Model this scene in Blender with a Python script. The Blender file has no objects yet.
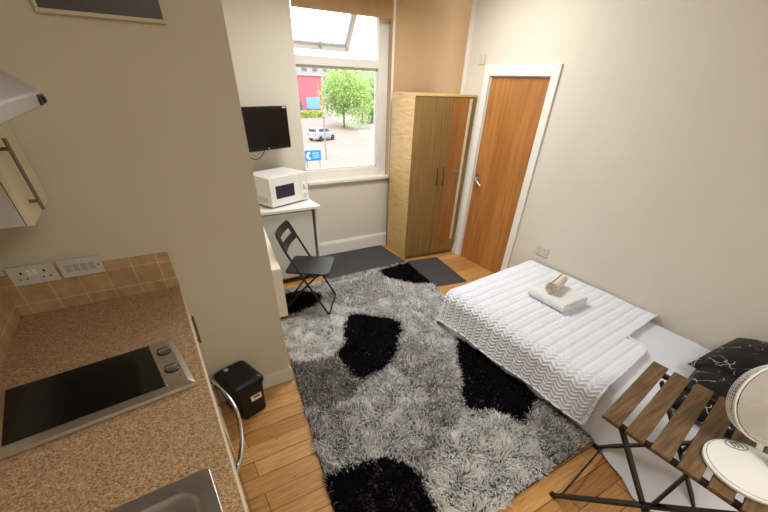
import bpy, bmesh, math, random
import numpy as np
from mathutils import Matrix, Vector, noise
random.seed(7)
np.random.seed(7)
C = bpy.context.scene.collection
PI = math.pi
EYE = 1.886

# ------------------------------------------------------------------ materials
def s2l(c):
    return tuple(((v / 12.92) if v <= 0.04045 else ((v + 0.055) / 1.055) ** 2.4) for v in c)
def rgb(r, g, b):
    return s2l((r / 255., g / 255., b / 255.)) + (1.0,)

class NT:
    def __init__(s, name):
        s.m = bpy.data.materials.new(name); s.m.use_nodes = True
        s.t = s.m.node_tree; s.n = s.t.nodes; s.l = s.t.links
        s.b = s.n['Principled BSDF']
    def node(s, typ, **kw):
        x = s.n.new(typ)
        for k, v in kw.items(): setattr(x, k, v)
        return x
    def link(s, a, b): s.l.new(a, b)
    def coords(s, scale=(1, 1, 1), rot=(0, 0, 0), loc=(0, 0, 0), out='Object'):
        tc = s.node('ShaderNodeTexCoord'); mp = s.node('ShaderNodeMapping')
        mp.inputs['Scale'].default_value = scale; mp.inputs['Rotation'].default_value = rot; mp.inputs['Location'].default_value = loc
        s.link(tc.outputs[out], mp.inputs['Vector']); return mp.outputs['Vector']
    def noise(s, vec, scale=5, detail=4, rough=0.55):
        x = s.node('ShaderNodeTexNoise'); x.inputs['Scale'].default_value = scale
        x.inputs['Detail'].default_value = detail; x.inputs['Roughness'].default_value = rough
        s.link(vec, x.inputs['Vector']); return x.outputs['Fac']
    def ramp(s, fac, stops):
        x = s.node('ShaderNodeValToRGB'); e = x.color_ramp.elements
        e[0].position, e[0].color = stops[0]; e[1].position, e[1].color = stops[-1]
        for p, c in stops[1:-1]:
            k = e.new(p); k.color = c
        s.link(fac, x.inputs['Fac']); return x.outputs['Color']
    def mix(s, a, b, fac=0.5, mode='MULTIPLY'):
        x = s.node('ShaderNodeMixRGB'); x.blend_type = mode
        for i, v in ((1, a), (2, b)):
            if isinstance(v, tuple): x.inputs[i].default_value = v
            else: s.link(v, x.inputs[i])
        if isinstance(fac, float): x.inputs[0].default_value = fac
        else: s.link(fac, x.inputs[0])
        return x.outputs[0]
    def bump(s, h, strength=0.2, dist=0.01):
        x = s.node('ShaderNodeBump'); x.inputs['Strength'].default_value = strength; x.inputs['Distance'].default_value = dist
        s.link(h, x.inputs['Height']); s.link(x.outputs[0], s.b.inputs['Normal'])
    def col(s, c):
        if isinstance(c, tuple): s.b.inputs['Base Color'].default_value = c
        else: s.link(c, s.b.inputs['Base Color'])
    def done(s, rough=0.6, metal=0.0, spec=0.5, **kw):
        s.b.inputs['Roughness'].default_value = rough; s.b.inputs['Metallic'].default_value = metal
        s.b.inputs['Specular IOR Level'].default_value = spec
        for k, v in kw.items(): s.b.inputs[k].default_value = v
        return s.m

def plain(name, c, rough=0.5, metal=0.0, spec=0.5, var=0.06, nscale=6.0, bump=0.0, bscale=80.0, **kw):
    t = NT(name); v = t.coords()
    f = t.noise(v, nscale, 3)
    lo = tuple(x * (1 - var) for x in c[:3]) + (1,); hi = tuple(min(1, x * (1 + var)) for x in c[:3]) + (1,)
    t.col(t.ramp(f, [(0.3, lo), (0.7, hi)]))
    if bump: t.bump(t.noise(v, bscale, 2), bump, 0.004)
    return t.done(rough, metal, spec, **kw)

def wood(name, dark, mid, light, grain=(30, 30, 1.5), rough=0.45, spec=0.4, scale=2.0, rings=0.5):
    t = NT(name); v = t.coords(grain)
    f = t.noise(v, scale, 6, 0.6)
    w = t.node('ShaderNodeTexWave'); w.inputs['Scale'].default_value = 0.35; w.inputs['Distortion'].default_value = 6.0
    w.inputs['Detail'].default_value = 3; t.link(v, w.inputs['Vector'])
    c1 = t.ramp(f, [(0.25, dark), (0.5, mid), (0.75, light)])
    c2 = t.ramp(w.outputs['Fac'], [(0.0, dark), (1.0, light)])
    t.col(t.mix(c1, c2, rings * 0.5, 'MIX'))
    t.bump(f, 0.08, 0.002)
    return t.done(rough, 0, spec)

M = {}
M['wall'] = plain('wall_paint', rgb(215, 209, 195), 0.85, spec=0.2, var=0.025, nscale=1.5, bump=0.08, bscale=60)
M['wall_shade'] = plain('wall_paint_kitchen_shaded', rgb(208, 197, 176), 0.85, spec=0.2, var=0.025, nscale=1.5, bump=0.08, bscale=60)  # beige wall paint, with the shade of the kitchen end put into the colour
M['wall_beige'] = plain('wall_paint_beige', rgb(198, 168, 130), 0.85, spec=0.2, var=0.03, nscale=2, bump=0.08, bscale=60)
M['ceiling'] = plain('ceiling_paint', rgb(235, 230, 220), 0.9, spec=0.1, var=0.02)
M['gloss_white'] = plain('white_gloss_paint', rgb(231, 229, 221), 0.35, var=0.02)
M['sash_paint_shaded'] = plain('sash_paint_shaded', rgb(206, 202, 188), 0.4, var=0.02)  # white paint greyed: shade on the sash's room side put into the colour
M['cream'] = plain('cream_enamel', rgb(232, 226, 202), 0.4, var=0.02)
M['white_plastic'] = plain('white_plastic', rgb(230, 230, 225), 0.35, var=0.02)
M['switch_white'] = plain('switch_plastic', rgb(206, 198, 186), 0.35, var=0.02)
M['fridge_white'] = plain('fridge_enamel', rgb(214, 214, 208), 0.4, var=0.02)
M['dark'] = plain('dark_gap', rgb(22, 20, 20), 0.8, var=0.1)
M['black_metal'] = plain('black_powder_coat', rgb(20, 19, 19), 0.42, var=0.1)
M['black_plastic'] = plain('black_plastic', rgb(14, 14, 16), 0.38, var=0.1, spec=0.4)
M['black_gloss'] = plain('black_glass', rgb(8, 8, 9), 0.12, var=0.05, spec=0.35)
M['screen'] = plain('tv_screen', rgb(10, 8, 8), 0.3, var=0.05, spec=0.3)
M['steel'] = plain('brushed_steel', rgb(182, 176, 164), 0.3, metal=0.9, var=0.06, nscale=40)
M['knob_steel'] = plain('knob_steel', rgb(120, 114, 106), 0.35, metal=0.9, var=0.05)
M['grille_grey'] = plain('grille_plastic', rgb(206, 200, 188), 0.6, var=0.02)
M['hood_grey'] = plain('grey_metal_hood', rgb(176, 173, 168), 0.45, metal=0.35, var=0.03)
M['sink_steel'] = plain('sink_steel', rgb(160, 156, 148), 0.3, metal=0.8, var=0.06, nscale=40)
M['chrome'] = plain('chrome', rgb(225, 225, 225), 0.12, metal=1.0, var=0.02)
M['bronze'] = plain('bronze_handle', rgb(120, 98, 66), 0.35, metal=0.9, var=0.05)
M['unit_cream'] = plain('cream_laminate', rgb(226, 214, 182), 0.4, var=0.03)
M['panel_grey'] = plain('grey_laminate', rgb(196, 192, 184), 0.45, var=0.02)
M['towel'] = plain('terry_towel', rgb(234, 235, 236), 0.95, spec=0.1, var=0.04, nscale=30, bump=0.5, bscale=300)
M['towel_warm'] = plain('terry_cloth', rgb(232, 226, 214), 0.95, spec=0.1, var=0.05, nscale=30, bump=0.5, bscale=300)
M['sheet'] = plain('white_sheet', rgb(222, 226, 236), 0.85, spec=0.2, var=0.02, bump=0.25, bscale=9)
M['quilt'] = plain('white_quilting', rgb(230, 233, 242), 0.8, spec=0.25, var=0.02, nscale=10)
M['quilt_edge'] = plain('white_piping', rgb(232, 234, 240), 0.75, spec=0.2, var=0.02)
M['blind'] = plain('tan_blind_fabric', rgb(182, 148, 110), 0.9, spec=0.1, var=0.05, nscale=20, bump=0.2, bscale=200)
M['carpet'] = plain('charcoal_carpet', rgb(74, 74, 76), 0.98, spec=0.05, var=0.25, nscale=60, bump=0.6, bscale=220)
M['mat'] = plain('grey_mat', rgb(70, 71, 73), 0.97, spec=0.05, var=0.2, nscale=60, bump=0.6, bscale=220)
M['badge'] = plain('silver_badge', rgb(200, 200, 200), 0.3, metal=0.8, var=0.02)
M['sticker'] = plain('white_sticker', rgb(225, 216, 200), 0.5, var=0.02)
M['sticker_ink'] = plain('brown_ink', rgb(120, 84, 66), 0.6, var=0.1)
M['grey_ink'] = plain('grey_print', rgb(120, 120, 116), 0.6, var=0.05)
M['mid_grey'] = plain('grey_plastic', rgb(168, 166, 160), 0.5, var=0.03)

# worktop laminate with speckle
t = NT('speckled_worktop'); v = t.coords()
f1 = t.noise(v, 150, 2, 0.7); f2 = t.noise(v, 60, 3, 0.6)
c = t.ramp(f1, [(0.34, rgb(120, 90, 62)), (0.47, rgb(178, 146, 110)), (0.57, rgb(192, 162, 126)), (0.7, rgb(222, 196, 160))])
t.col(t.mix(c, t.ramp(f2, [(0.3, rgb(205, 195, 185)), (0.7, (1, 1, 1, 1))]), 0.6))
M['worktop'] = t.done(0.42, 0, 0.4)
M['worktop_edge_lit'] = plain('worktop_edge_lit', rgb(222, 206, 178), 0.35, var=0.05, nscale=60)  # highlight along the front edge painted in as a paler colour

# tiles: use brick texture without offset
def tile_mat(name, axis):
    t = NT(name); tc = t.node('ShaderNodeTexCoord'); sp = t.node('ShaderNodeSeparateXYZ'); cb = t.node('ShaderNodeCombineXYZ')
    t.link(tc.outputs['Object'], sp.inputs[0]); t.link(sp.outputs[axis], cb.inputs[0]); t.link(sp.outputs[2], cb.inputs[1])
    b = t.node('ShaderNodeTexBrick'); b.offset = 0.0; b.squash = 1.0
    b.inputs['Scale'].default_value = 1.0; b.inputs['Brick Width'].default_value = 0.118; b.inputs['Row Height'].default_value = 0.1
    b.inputs['Mortar Size'].default_value = 0.0022; b.inputs['Mortar Smooth'].default_value = 0.3
    b.inputs['Color1'].default_value = rgb(196, 166, 122); b.inputs['Color2'].default_value = rgb(184, 152, 110); b.inputs['Mortar'].default_value = rgb(214, 196, 160)
    t.link(cb.outputs[0], b.inputs['Vector'])
    n = t.noise(t.coords(), 14, 4); t.col(t.mix(b.outputs['Color'], t.ramp(n, [(0.3, rgb(214, 205, 196)), (0.7, (1, 1, 1, 1))]), 0.8))
    inv = t.node('ShaderNodeMath', operation='SUBTRACT'); inv.inputs[0].default_value = 1.0; t.link(b.outputs['Fac'], inv.inputs[1])
    t.bump(inv.outputs[0], 0.4, 0.003)
    return t.done(0.35, 0, 0.4)
M['tile_x'] = tile_mat('beige_tiles_x', 0); M['tile_y'] = tile_mat('beige_tiles_y', 1)

# oak plank floor, planks running along X
t = NT('oak_planks'); v = t.coords()
b = t.node('ShaderNodeTexBrick'); b.offset = 0.37; b.offset_frequency = 2
b.inputs['Scale'].default_value = 1.0; b.inputs['Brick Width'].default_value = 0.95; b.inputs['Row Height'].default_value = 0.125
b.inputs['Mortar Size'].default_value = 0.0022; b.inputs['Mortar Smooth'].default_value = 0.2; b.inputs['Bias'].default_value = 0.0
b.inputs['Color1'].default_value = rgb(212, 164, 102); b.inputs['Color2'].default_value = rgb(182, 130, 72); b.inputs['Mortar'].default_value = rgb(74, 44, 22)
t.link(v, b.inputs['Vector'])
g = t.noise(t.coords((1.6, 22, 1)), 3, 6, 0.65)
k = t.noise(t.coords((3, 9, 1)), 3, 3, 0.5)
c = t.mix(b.outputs['Color'], t.ramp(g, [(0.25, rgb(178, 140, 105)), (0.6, (1, 1, 1, 1))]), 0.75)
c = t.mix(c, t.ramp(k, [(0.2, rgb(120, 80, 50)), (0.36, (1, 1, 1, 1))]), 0.8)
t.col(c)
inv = t.node('ShaderNodeMath', operation='SUBTRACT'); inv.inputs[0].default_value = 1.0; t.link(b.outputs['Fac'], inv.inputs[1])
t.bump(inv.outputs[0], 0.35, 0.003)
M['floor'] = t.done(0.38, 0, 0.45)

M['door_wood'] = wood('oak_door', rgb(146, 90, 40), rgb(174, 116, 58), rgb(192, 134, 74), (9, 9, 0.8), 0.4, 0.4, 2.6, 0.5)
M['ward_side'] = wood('light_oak_laminate_lit', rgb(184, 144, 86), rgb(214, 178, 120), rgb(228, 196, 142), (3, 3, 26), 0.45, 0.35, 1.6, 0.25)  # light oak, lightened further: light on the side panel put into the colour
M['ward_door'] = wood('oak_laminate_doors', rgb(112, 86, 46), rgb(138, 108, 62), rgb(160, 130, 78), (26, 26, 0.9), 0.45, 0.35, 2.0, 0.3)
M['slat'] = wood('brown_stained_slat', rgb(72, 54, 36), rgb(106, 82, 56), rgb(136, 110, 80), (3, 40, 40), 0.55, 0.3, 1.6, 0.2)
M['mirror'] = plain('mirror_glass', rgb(215, 205, 190), 0.04, metal=1.0, var=0.01)

# clear glass: mostly transparent with a faint sheen
t = NT('window_glass'); t.col((0.95, 0.97, 1, 1)); t.b.inputs['Roughness'].default_value = 0.02
tr = t.node('ShaderNodeBsdfTransparent'); gl = t.node('ShaderNodeBsdfGlossy'); gl.inputs['Roughness'].default_value = 0.02
fr = t.node('ShaderNodeFresnel'); fr.inputs['IOR'].default_value = 1.35; mx = t.node('ShaderNodeMixShader')
t.link(fr.outputs[0], mx.inputs[0]); t.link(tr.outputs[0], mx.inputs[1]); t.link(gl.outputs[0], mx.inputs[2])
t.link(mx.outputs[0], t.n['Material Output'].inputs['Surface']); M['glass'] = t.m

# black marble satin
t = NT('black_marble_satin'); v = t.coords()
nz = t.node('ShaderNodeTexNoise'); nz.inputs['Scale'].default_value = 5.0; nz.inputs['Detail'].default_value = 5
t.link(v, nz.inputs['Vector'])
mixv = t.node('ShaderNodeMixRGB'); mixv.inputs[0].default_value = 0.22; t.link(v, mixv.inputs[1]); t.link(nz.outputs['Color'], mixv.inputs[2])
vo = t.node('ShaderNodeTexVoronoi', feature='DISTANCE_TO_EDGE'); vo.inputs['Scale'].default_value = 11.0
t.link(mixv.outputs[0], vo.inputs['Vector'])
m1 = t.ramp(vo.outputs['Distance'], [(0.0, (0.75, 0.72, 0.66, 1)), (0.028, (0.006, 0.0055, 0.006, 1))])
msk = t.ramp(t.noise(v, 8, 3), [(0.5, (0, 0, 0, 1)), (0.62, (1, 1, 1, 1))])
t.col(t.mix((0.006, 0.0055, 0.006, 1), m1, msk, 'MIX'))
M['marble'] = t.done(0.5, 0, 0.2)

# shag: colour from a vertex attribute
t = NT('shag_pile'); at = t.node('ShaderNodeVertexColor'); at.layer_name = 'Col'
t.col(at.outputs['Color']); M['pile'] = t.done(0.9, 0, 0.1)
gm = t.node('ShaderNodeNewGeometry'); vm = t.node('ShaderNodeMixRGB'); vm.inputs[0].default_value = .85; vm.inputs[2].default_value = (0, 0, 1, 1)
t.link(gm.outputs['Normal'], vm.inputs[1]); vn = t.node('ShaderNodeVectorMath', operation='NORMALIZE'); t.link(vm.outputs[0], vn.inputs[0]); t.link(vn.outputs[0], t.b.inputs['Normal'])
tl = t.node('ShaderNodeBsdfTranslucent'); t.link(at.outputs['Color'], tl.inputs['Color']); mxs = t.node('ShaderNodeMixShader'); mxs.inputs[0].default_value = .4
t.link(t.b.outputs[0], mxs.inputs[1]); t.link(tl.outputs[0], mxs.inputs[2]); t.link(mxs.outputs[0], t.n['Material Output'].inputs['Surface'])
M['rug_base'] = plain('rug_backing', rgb(84, 80, 77), 0.95, spec=0.05, var=0.2)

# exterior
M['pavement'] = plain('pavement', rgb(160, 154, 148), 0.9, var=0.05, nscale=0.4)
M['road'] = plain('sunlit_road', rgb(138, 122, 114), 0.9, var=0.06, nscale=0.25)
M['roadline'] = plain('road_paint', rgb(185, 180, 165), 0.8, var=0.02)
M['leaf'] = plain('tree_leaves', rgb(136, 164, 82), 0.7, var=0.45, nscale=1.2)
M['leaf_b'] = plain('tree_leaves_blue', rgb(136, 172, 116), 0.7, var=0.4, nscale=1.2)
M['hedge'] = plain('hedge_leaves', rgb(150, 156, 66), 0.8, var=0.3, nscale=1.2)
M['bark'] = plain('bark', rgb(110, 96, 82), 0.9, var=0.2)
M['red_board'] = plain('red_facade', rgb(196, 92, 104), 0.7, var=0.05)
M['render_white'] = plain('white_render', rgb(150, 148, 146), 0.8, var=0.03)
M['pane_dark'] = plain('far_pane', rgb(90, 100, 112), 0.4, var=0.05)
M['car_paint'] = plain('pale_car_paint', rgb(140, 148, 158), 0.3, var=0.02)
M['car_glass'] = plain('car_glass', rgb(60, 72, 84), 0.15, var=0.05)
M['car_lamp'] = plain('car_lamp', rgb(190, 60, 50), 0.3, var=0.05)
M['tyre'] = plain('tyre', rgb(30, 30, 32), 0.8, var=0.1)
M['sign_blue'] = plain('sign_blue', rgb(24, 96, 160), 0.5, var=0.03)
M['sign_white'] = plain('sign_white', rgb(240, 244, 246), 0.5, var=0.02)
M['pole'] = plain('grey_pole', rgb(120, 118, 116), 0.5, var=0.05)
M['cloth_dark'] = plain('dark_clothes', rgb(60, 62, 74), 0.8, var=0.1)
M['cloth_red'] = plain('red_clothes', rgb(150, 70, 60), 0.8, var=0.1)
M['skin'] = plain('skin', rgb(205, 160, 130), 0.6, var=0.05)
M['hair'] = plain('hair', rgb(60, 44, 34), 0.8, var=0.1)
M['blue_van'] = plain('blue_hoarding', rgb(110, 156, 206), 0.6, var=0.05)

# ------------------------------------------------------------------ mesh helpers
class MB:
    def __init__(s): s.bm = bmesh.new()
    def _merge(s, b, T=None):
        if T is not None: bmesh.ops.transform(b, matrix=T, verts=b.verts)
        me = bpy.data.meshes.new('tmp'); b.to_mesh(me); b.free(); s.bm.from_mesh(me); bpy.data.meshes.remove(me)
    def box(s, x0, x1, y0, y1, z0, z1, bev=0.0, seg=2, T=None):
        b = bmesh.new(); bmesh.ops.create_cube(b, size=1)
        bmesh.ops.scale(b, vec=(x1 - x0, y1 - y0, z1 - z0), verts=b.verts)
        bmesh.ops.translate(b, vec=((x0 + x1) / 2, (y0 + y1) / 2, (z0 + z1) / 2), verts=b.verts)
        if bev: bmesh.ops.bevel(b, geom=b.edges[:], offset=bev, segments=seg, affect='EDGES', profile=0.5)
        s._merge(b, T); return s
    def prism(s, pts, axis, a, bb, bev=0.0, T=None):
        """polygon pts in the two other axes, extruded along axis 0/1/2 from a to bb"""
        b = bmesh.new()
        def v(p, t):
            l = list(p); l.insert(axis, t); return l
        va = [b.verts.new(v(p, a)) for p in pts]; vb = [b.verts.new(v(p, bb)) for p in pts]
        n = len(pts); b.faces.new(va[::-1]); b.faces.new(vb)
        for i in range(n): b.faces.new([va[i], va[(i + 1) % n], vb[(i + 1) % n], vb[i]])
        bmesh.ops.recalc_face_normals(b, faces=b.faces[:])
        if bev: bmesh.ops.bevel(b, geom=b.edges[:], offset=bev, segments=2, affect='EDGES', profile=0.5)
        s._merge(b, T); return s
    def tube(s, path, r, n=10, closed=False, flat=None, up=None):
        """swept tube along path; flat=(w,h) makes a rectangular bar"""
        P = [Vector(p) for p in path]; N = len(P); b = bmesh.new(); rings = []
        prev = None
        for i in range(N):
            if closed: d = P[(i + 1) % N] - P[i - 1]
            else: d = P[min(i + 1, N - 1)] - P[max(i - 1, 0)]
            d.normalize()
            if prev is None:
                ref = Vector(up) if up else (Vector((0, 0, 1)) if abs(d.z) < 0.9 else Vector((1, 0, 0)))
            else: ref = prev
            a = d.cross(ref)
            if a.length < 1e-6: a = d.cross(Vector((0.3, 1, 0.2)))
            a.normalize(); c = a.cross(d).normalized(); prev = c
            rr = r[i] if isinstance(r, (list, tuple)) else r
            if flat:
                w, h = flat[0] / 2, flat[1] / 2
                ring = [b.verts.new(P[i] + a * x + c * y) for x, y in ((w, h), (-w, h), (-w, -h), (w, -h))]
            else:
                ring = [b.verts.new(P[i] + a * rr * math.cos(2 * PI * k / n) + c * rr * math.sin(2 * PI * k / n)) for k in range(n)]
            rings.append(ring)
        m = len(rings[0])
        for i in range(N if closed else N - 1):
            A, B = rings[i], rings[(i + 1) % N]
            for k in range(m): b.faces.new([A[k], A[(k + 1) % m], B[(k + 1) % m], B[k]])
        if not closed:
            b.faces.new(rings[0][::-1]); b.faces.new(rings[-1])
        bmesh.ops.recalc_face_normals(b, faces=b.faces[:])
        s._merge(b); return s
    def lathe(s, prof, n=32, T=None, cap=True):
        """profile [(r,z)] about Z"""
        b = bmesh.new(); rings = []
        for r, z in prof:
            rings.append([b.verts.new((r * math.cos(2 * PI * k / n), r * math.sin(2 * PI * k / n), z)) for k in range(n)])
        for A, B in zip(rings, rings[1:]):
            for k in range(n): b.faces.new([A[k], A[(k + 1) % n], B[(k + 1) % n], B[k]])
        if cap:
            b.faces.new(rings[0][::-1]); b.faces.new(rings[-1])
        bmesh.ops.recalc_face_normals(b, faces=b.faces[:])
        s._merge(b, T); return s
    def cyl(s, p0, p1, r, n=16):
        return s.tube([p0, p1], r, n)
    def ball(s, c, r, sub=2, sc=(1, 1, 1)):
        b = bmesh.new(); bmesh.ops.create_icosphere(b, subdivisions=sub, radius=r)
        bmesh.ops.scale(b, vec=sc, verts=b.verts); bmesh.ops.translate(b, vec=c, verts=b.verts); s._merge(b); return s
    def grid(s, f, nu, nv, thick=None):
        b = bmesh.new(); V = [[b.verts.new(f(i / nu, j / nv)) for j in range(nv + 1)] for i in range(nu + 1)]
        for i in range(nu):
            for j in range(nv): b.faces.new([V[i][j], V[i + 1][j], V[i + 1][j + 1], V[i][j + 1]])
        s._merge(b); return s

WM = {}
def props(o, label=None, cat=None, group=None, kind=None):
    if label: o['label'] = label
    if cat: o['category'] = cat
    if group: o['group'] = group
    if kind: o['kind'] = kind
def thing(name, label, cat, loc=(0, 0, 0), rotz=0.0, group=None, kind=None):
    o = bpy.data.objects.new(name, None); C.objects.link(o); o.empty_display_size = 0.05
    o.location = loc; o.rotation_euler = (0, 0, rotz)
    WM[o] = Matrix.Translation(Vector(loc)) @ Matrix.Rotation(rotz, 4, 'Z')
    props(o, label, cat, group, kind); return o
def finish(me, smooth=True, angle=35):
    if smooth:
        me.polygons.foreach_set('use_smooth', [True] * len(me.polygons))
        b = bmesh.new(); b.from_mesh(me); ca = math.radians(angle)
        for e in b.edges:
            if len(e.link_faces) != 2 or e.calc_face_angle(0) > ca: e.smooth = False
        b.to_mesh(me); b.free()
def build(mb, name, mat, parent=None, world=False, origin=None, smooth=True, angle=35, label=None, cat=None, group=None, kind=None):
    me = bpy.data.meshes.new(name); mb.bm.to_mesh(me); mb.bm.free()
    o = bpy.data.objects.new(name, me); C.objects.link(o); me.materials.append(M[mat] if isinstance(mat, str) else mat)
    if parent is not None:
        if world: me.transform(WM[parent].inverted())
        o.parent = parent; WM[o] = WM[parent].copy()
    else:
        if origin is not None:
            me.transform(Matrix.Translation(-Vector(origin))); o.location = origin
        WM[o] = Matrix.Translation(Vector(origin)) if origin is not None else Matrix.Identity(4)
    finish(me, smooth, angle); props(o, label, cat, group, kind)
    if smooth:
        wn_ = o.modifiers.new('WeightedNormal', 'WEIGHTED_NORMAL'); wn_.keep_sharp = True; wn_.weight = 100
    return o
def mesh_np(name, verts, faces, mat, parent=None, smooth=True):
    me = bpy.data.meshes.new(name); me.from_pydata([tuple(v) for v in verts], [], faces); me.update()
    me.materials.append(M[mat]); o = bpy.data.objects.new(name, me); C.objects.link(o)
    if smooth: me.polygons.foreach_set('use_smooth', [True] * len(me.polygons))
    if parent is not None: o.parent = parent; WM[o] = WM[parent].copy()
    else: WM[o] = Matrix.Identity(4)
    return o
def copy_tree(o, parent=None):
    c = o.copy(); C.objects.link(c)
    if parent is not None: c.parent = parent
    for ch in o.children: copy_tree(ch, c)
    return c

# camera model (used to lay out the rug pattern and the camera)
def cam_axes(yaw, pitch, roll):
    cy, sy, cp, sp, cr, sr = math.cos(yaw), math.sin(yaw), math.cos(pitch), math.sin(pitch), math.cos(roll), math.sin(roll)
    fwd = Vector((sy * cp, cy * cp, -sp)); right = Vector((cy, -sy, 0)); down = fwd.cross(right)
    return right * cr + down * sr, -right * sr + down * cr, fwd
CR, CD, CF = cam_axes(0.562351, 0.686507, -0.0406938)
FPX, PX, PY = 343.354, 384.0, 363.756
def floor_at(x, y, z=0.0):
    d = CR * ((x - PX) / FPX) + CD * ((y - PY) / FPX) + CF
    t = (z - EYE) / d.z
    return (d.x * t, d.y * t)

# ================================================================== SETTING
XL, XR, YP, YB, ZC = -0.77, 3.437, 2.143, 4.394, 2.9
YF = -2.2
build(MB().box(XL - .2, 4.2, YF - .2, YB + .25, -0.12, 0), 'floor', 'floor', smooth=False, kind='structure', label='honey oak plank floor of the studio room', cat='floor')
build(MB().box(XL - .2, 4.2, YF - .2, YB + .25, ZC, ZC + .12), 'ceiling', 'ceiling', smooth=False, kind='structure', label='plain white ceiling above the room', cat='ceiling')
build(MB().box(XL - .2, XL, YF - .2, YB + .25, 0, ZC), 'wall_left', 'wall_shade', smooth=False, kind='structure', label='kitchen wall on the left behind the worktop', cat='wall')
build(MB().box(XL, 4.2, YF - .2, YF, 0, ZC), 'wall_front', 'wall', smooth=False, kind='structure', label='plain wall behind the viewpoint', cat='wall')
build(MB().box(XL, 0.469, YP, YB + .25, 0, ZC), 'wall_partition', 'wall_shade', smooth=False, kind='structure', label='beige projecting wall at the end of the kitchen worktop', cat='wall')
DY0, DY1, DZ = 2.747, 3.545, 1.98       # doorway in the right wall
w = MB().box(XR, XR + .14, YF, DY0, 0, ZC).box(XR, XR + .14, DY1, 3.935, 0, ZC).box(XR, XR + .14, DY0, DY1, DZ, ZC)
build(w, 'wall_right', 'wall', smooth=False, kind='structure', label='off white wall on the right with the oak door', cat='wall')
WX0, WX1, WZ0, WZ1 = 1.575, 2.715, 0.895, 2.80
w = MB().box(.469, WX0, YB, YB + .25, 0, ZC).box(WX0, WX1, YB, YB + .25, 0, WZ0).box(WX0, WX1, YB, YB + .25, WZ1, ZC)
build(w, 'wall_back', 'wall', smooth=False, kind='structure', label='off white window wall behind the television', cat='wall')
build(MB().box(WX1, 4.2, YB, YB + .25, 0, ZC).box(4.0, 4.2, 3.8, YB, 0, ZC), 'wall_alcove', 'wall_beige', smooth=False, kind='structure', label='tan painted wall above the wardrobe', cat='wall')
# white edge beads
build(MB().box(XR - .016, XR + .03, 3.925, 3.985, 0, ZC, .004), 'trim_1', 'gloss_white', kind='structure', label='white edge strip on the wall corner beside the wardrobe', cat='trim')
build(MB().box(WX1 - .004, WX1 + .022, YB - .006, YB + .01, WZ0, ZC, .003), 'trim_2', 'gloss_white', kind='structure', label='white edge strip between window recess and tan wall', cat='trim')
def base_prof(h, d): return [(0, 0), (-d, 0), (-d, h * .78), (-d * .55, h * .9), (-d * .45, h), (0, h)]
build(MB().prism([(YB + p[0], p[1]) for p in base_prof(.175, .024)], 0, 1.44, 2.70), 'baseboard_back', 'gloss_white', kind='structure', label='tall white skirting board under the window', cat='baseboard')
b = MB().prism([(YP + p[0], p[1]) for p in base_prof(.12, .016)], 0, -0.06, .469)
b.prism([(.469 - p[0], p[1]) for p in base_prof(.12, .016)], 1, YP - .016, 2.25)
build(b, 'baseboard_partition', 'wall', kind='structure', label='low skirting board at the foot of the projecting wall', cat='baseboard')
build(MB().prism([(XR + p[0], p[1]) for p in base_prof(.12, .016)], 1, 3.66, 3.93).prism([(XR + p[0], p[1]) for p in base_prof(.12, .016)], 1, YF, 2.62), 'baseboard_right', 'gloss_white', kind='structure', label='white skirting board along the right wall', cat='baseboard')
# tiles
build(MB().box(XL + .011, -.058, YP - .011, YP, .945, 1.145, .002), 'trim_3', 'tile_x', kind='structure', label='two rows of beige tiles below the sockets', cat='tiles')
build(MB().box(XL, XL + .011, -.6, YP - .011, .945, 1.145, .002), 'trim_4', 'tile_y', kind='structure', label='two rows of beige tiles along the left wall', cat='tiles')

# --- door
d = thing('door_1', 'plain oak veneer door in a white frame', 'door', (XR, (DY0 + DY1) / 2, 0), kind='structure')
build(MB().box(XR + .012, XR + .052, DY0 + .012, DY1 - .012, .006, DZ - .012, .002), 'door_leaf', 'door_wood', d, True)
fr = MB()
aw = .088
for pts in ([(DY0 - aw + .005, 0), (DY0 + .005, 0), (DY0 + .005, DZ - .005), (DY0 - aw + .005, DZ + aw - .005)],
            [(DY1 - .005, 0), (DY1 + aw - .005, 0), (DY1 + aw - .005, DZ + aw - .005), (DY1 - .005, DZ - .005)],
            [(DY0 + .005, DZ - .005), (DY1 - .005, DZ - .005), (DY1 + aw - .005, DZ + aw - .005), (DY0 - aw + .005, DZ + aw - .005)]):
    fr.prism(pts, 0, XR - .022, XR, .005)
fr.box(XR, XR + .13, DY0, DY0 + .012, 0, DZ).box(XR, XR + .13, DY1 - .012, DY1, 0, DZ).box(XR, XR + .13, DY0, DY1, DZ - .012, DZ)
build(fr, 'door_frame', 'gloss_white', d, True)
hd = MB().box(XR + .004, XR + .012, 3.455, 3.492, .92, 1.05, .003)
hd.tube([(XR + .01, 3.473, 1.0), (XR - .04, 3.473, 1.0)], .009).tube([(XR - .038, 3.478, 1.0), (XR - .042, 3.44, .99), (XR - .04, 3.36, .938)], .0095)
build(hd, 'door_handle', 'steel', d, True)

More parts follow.
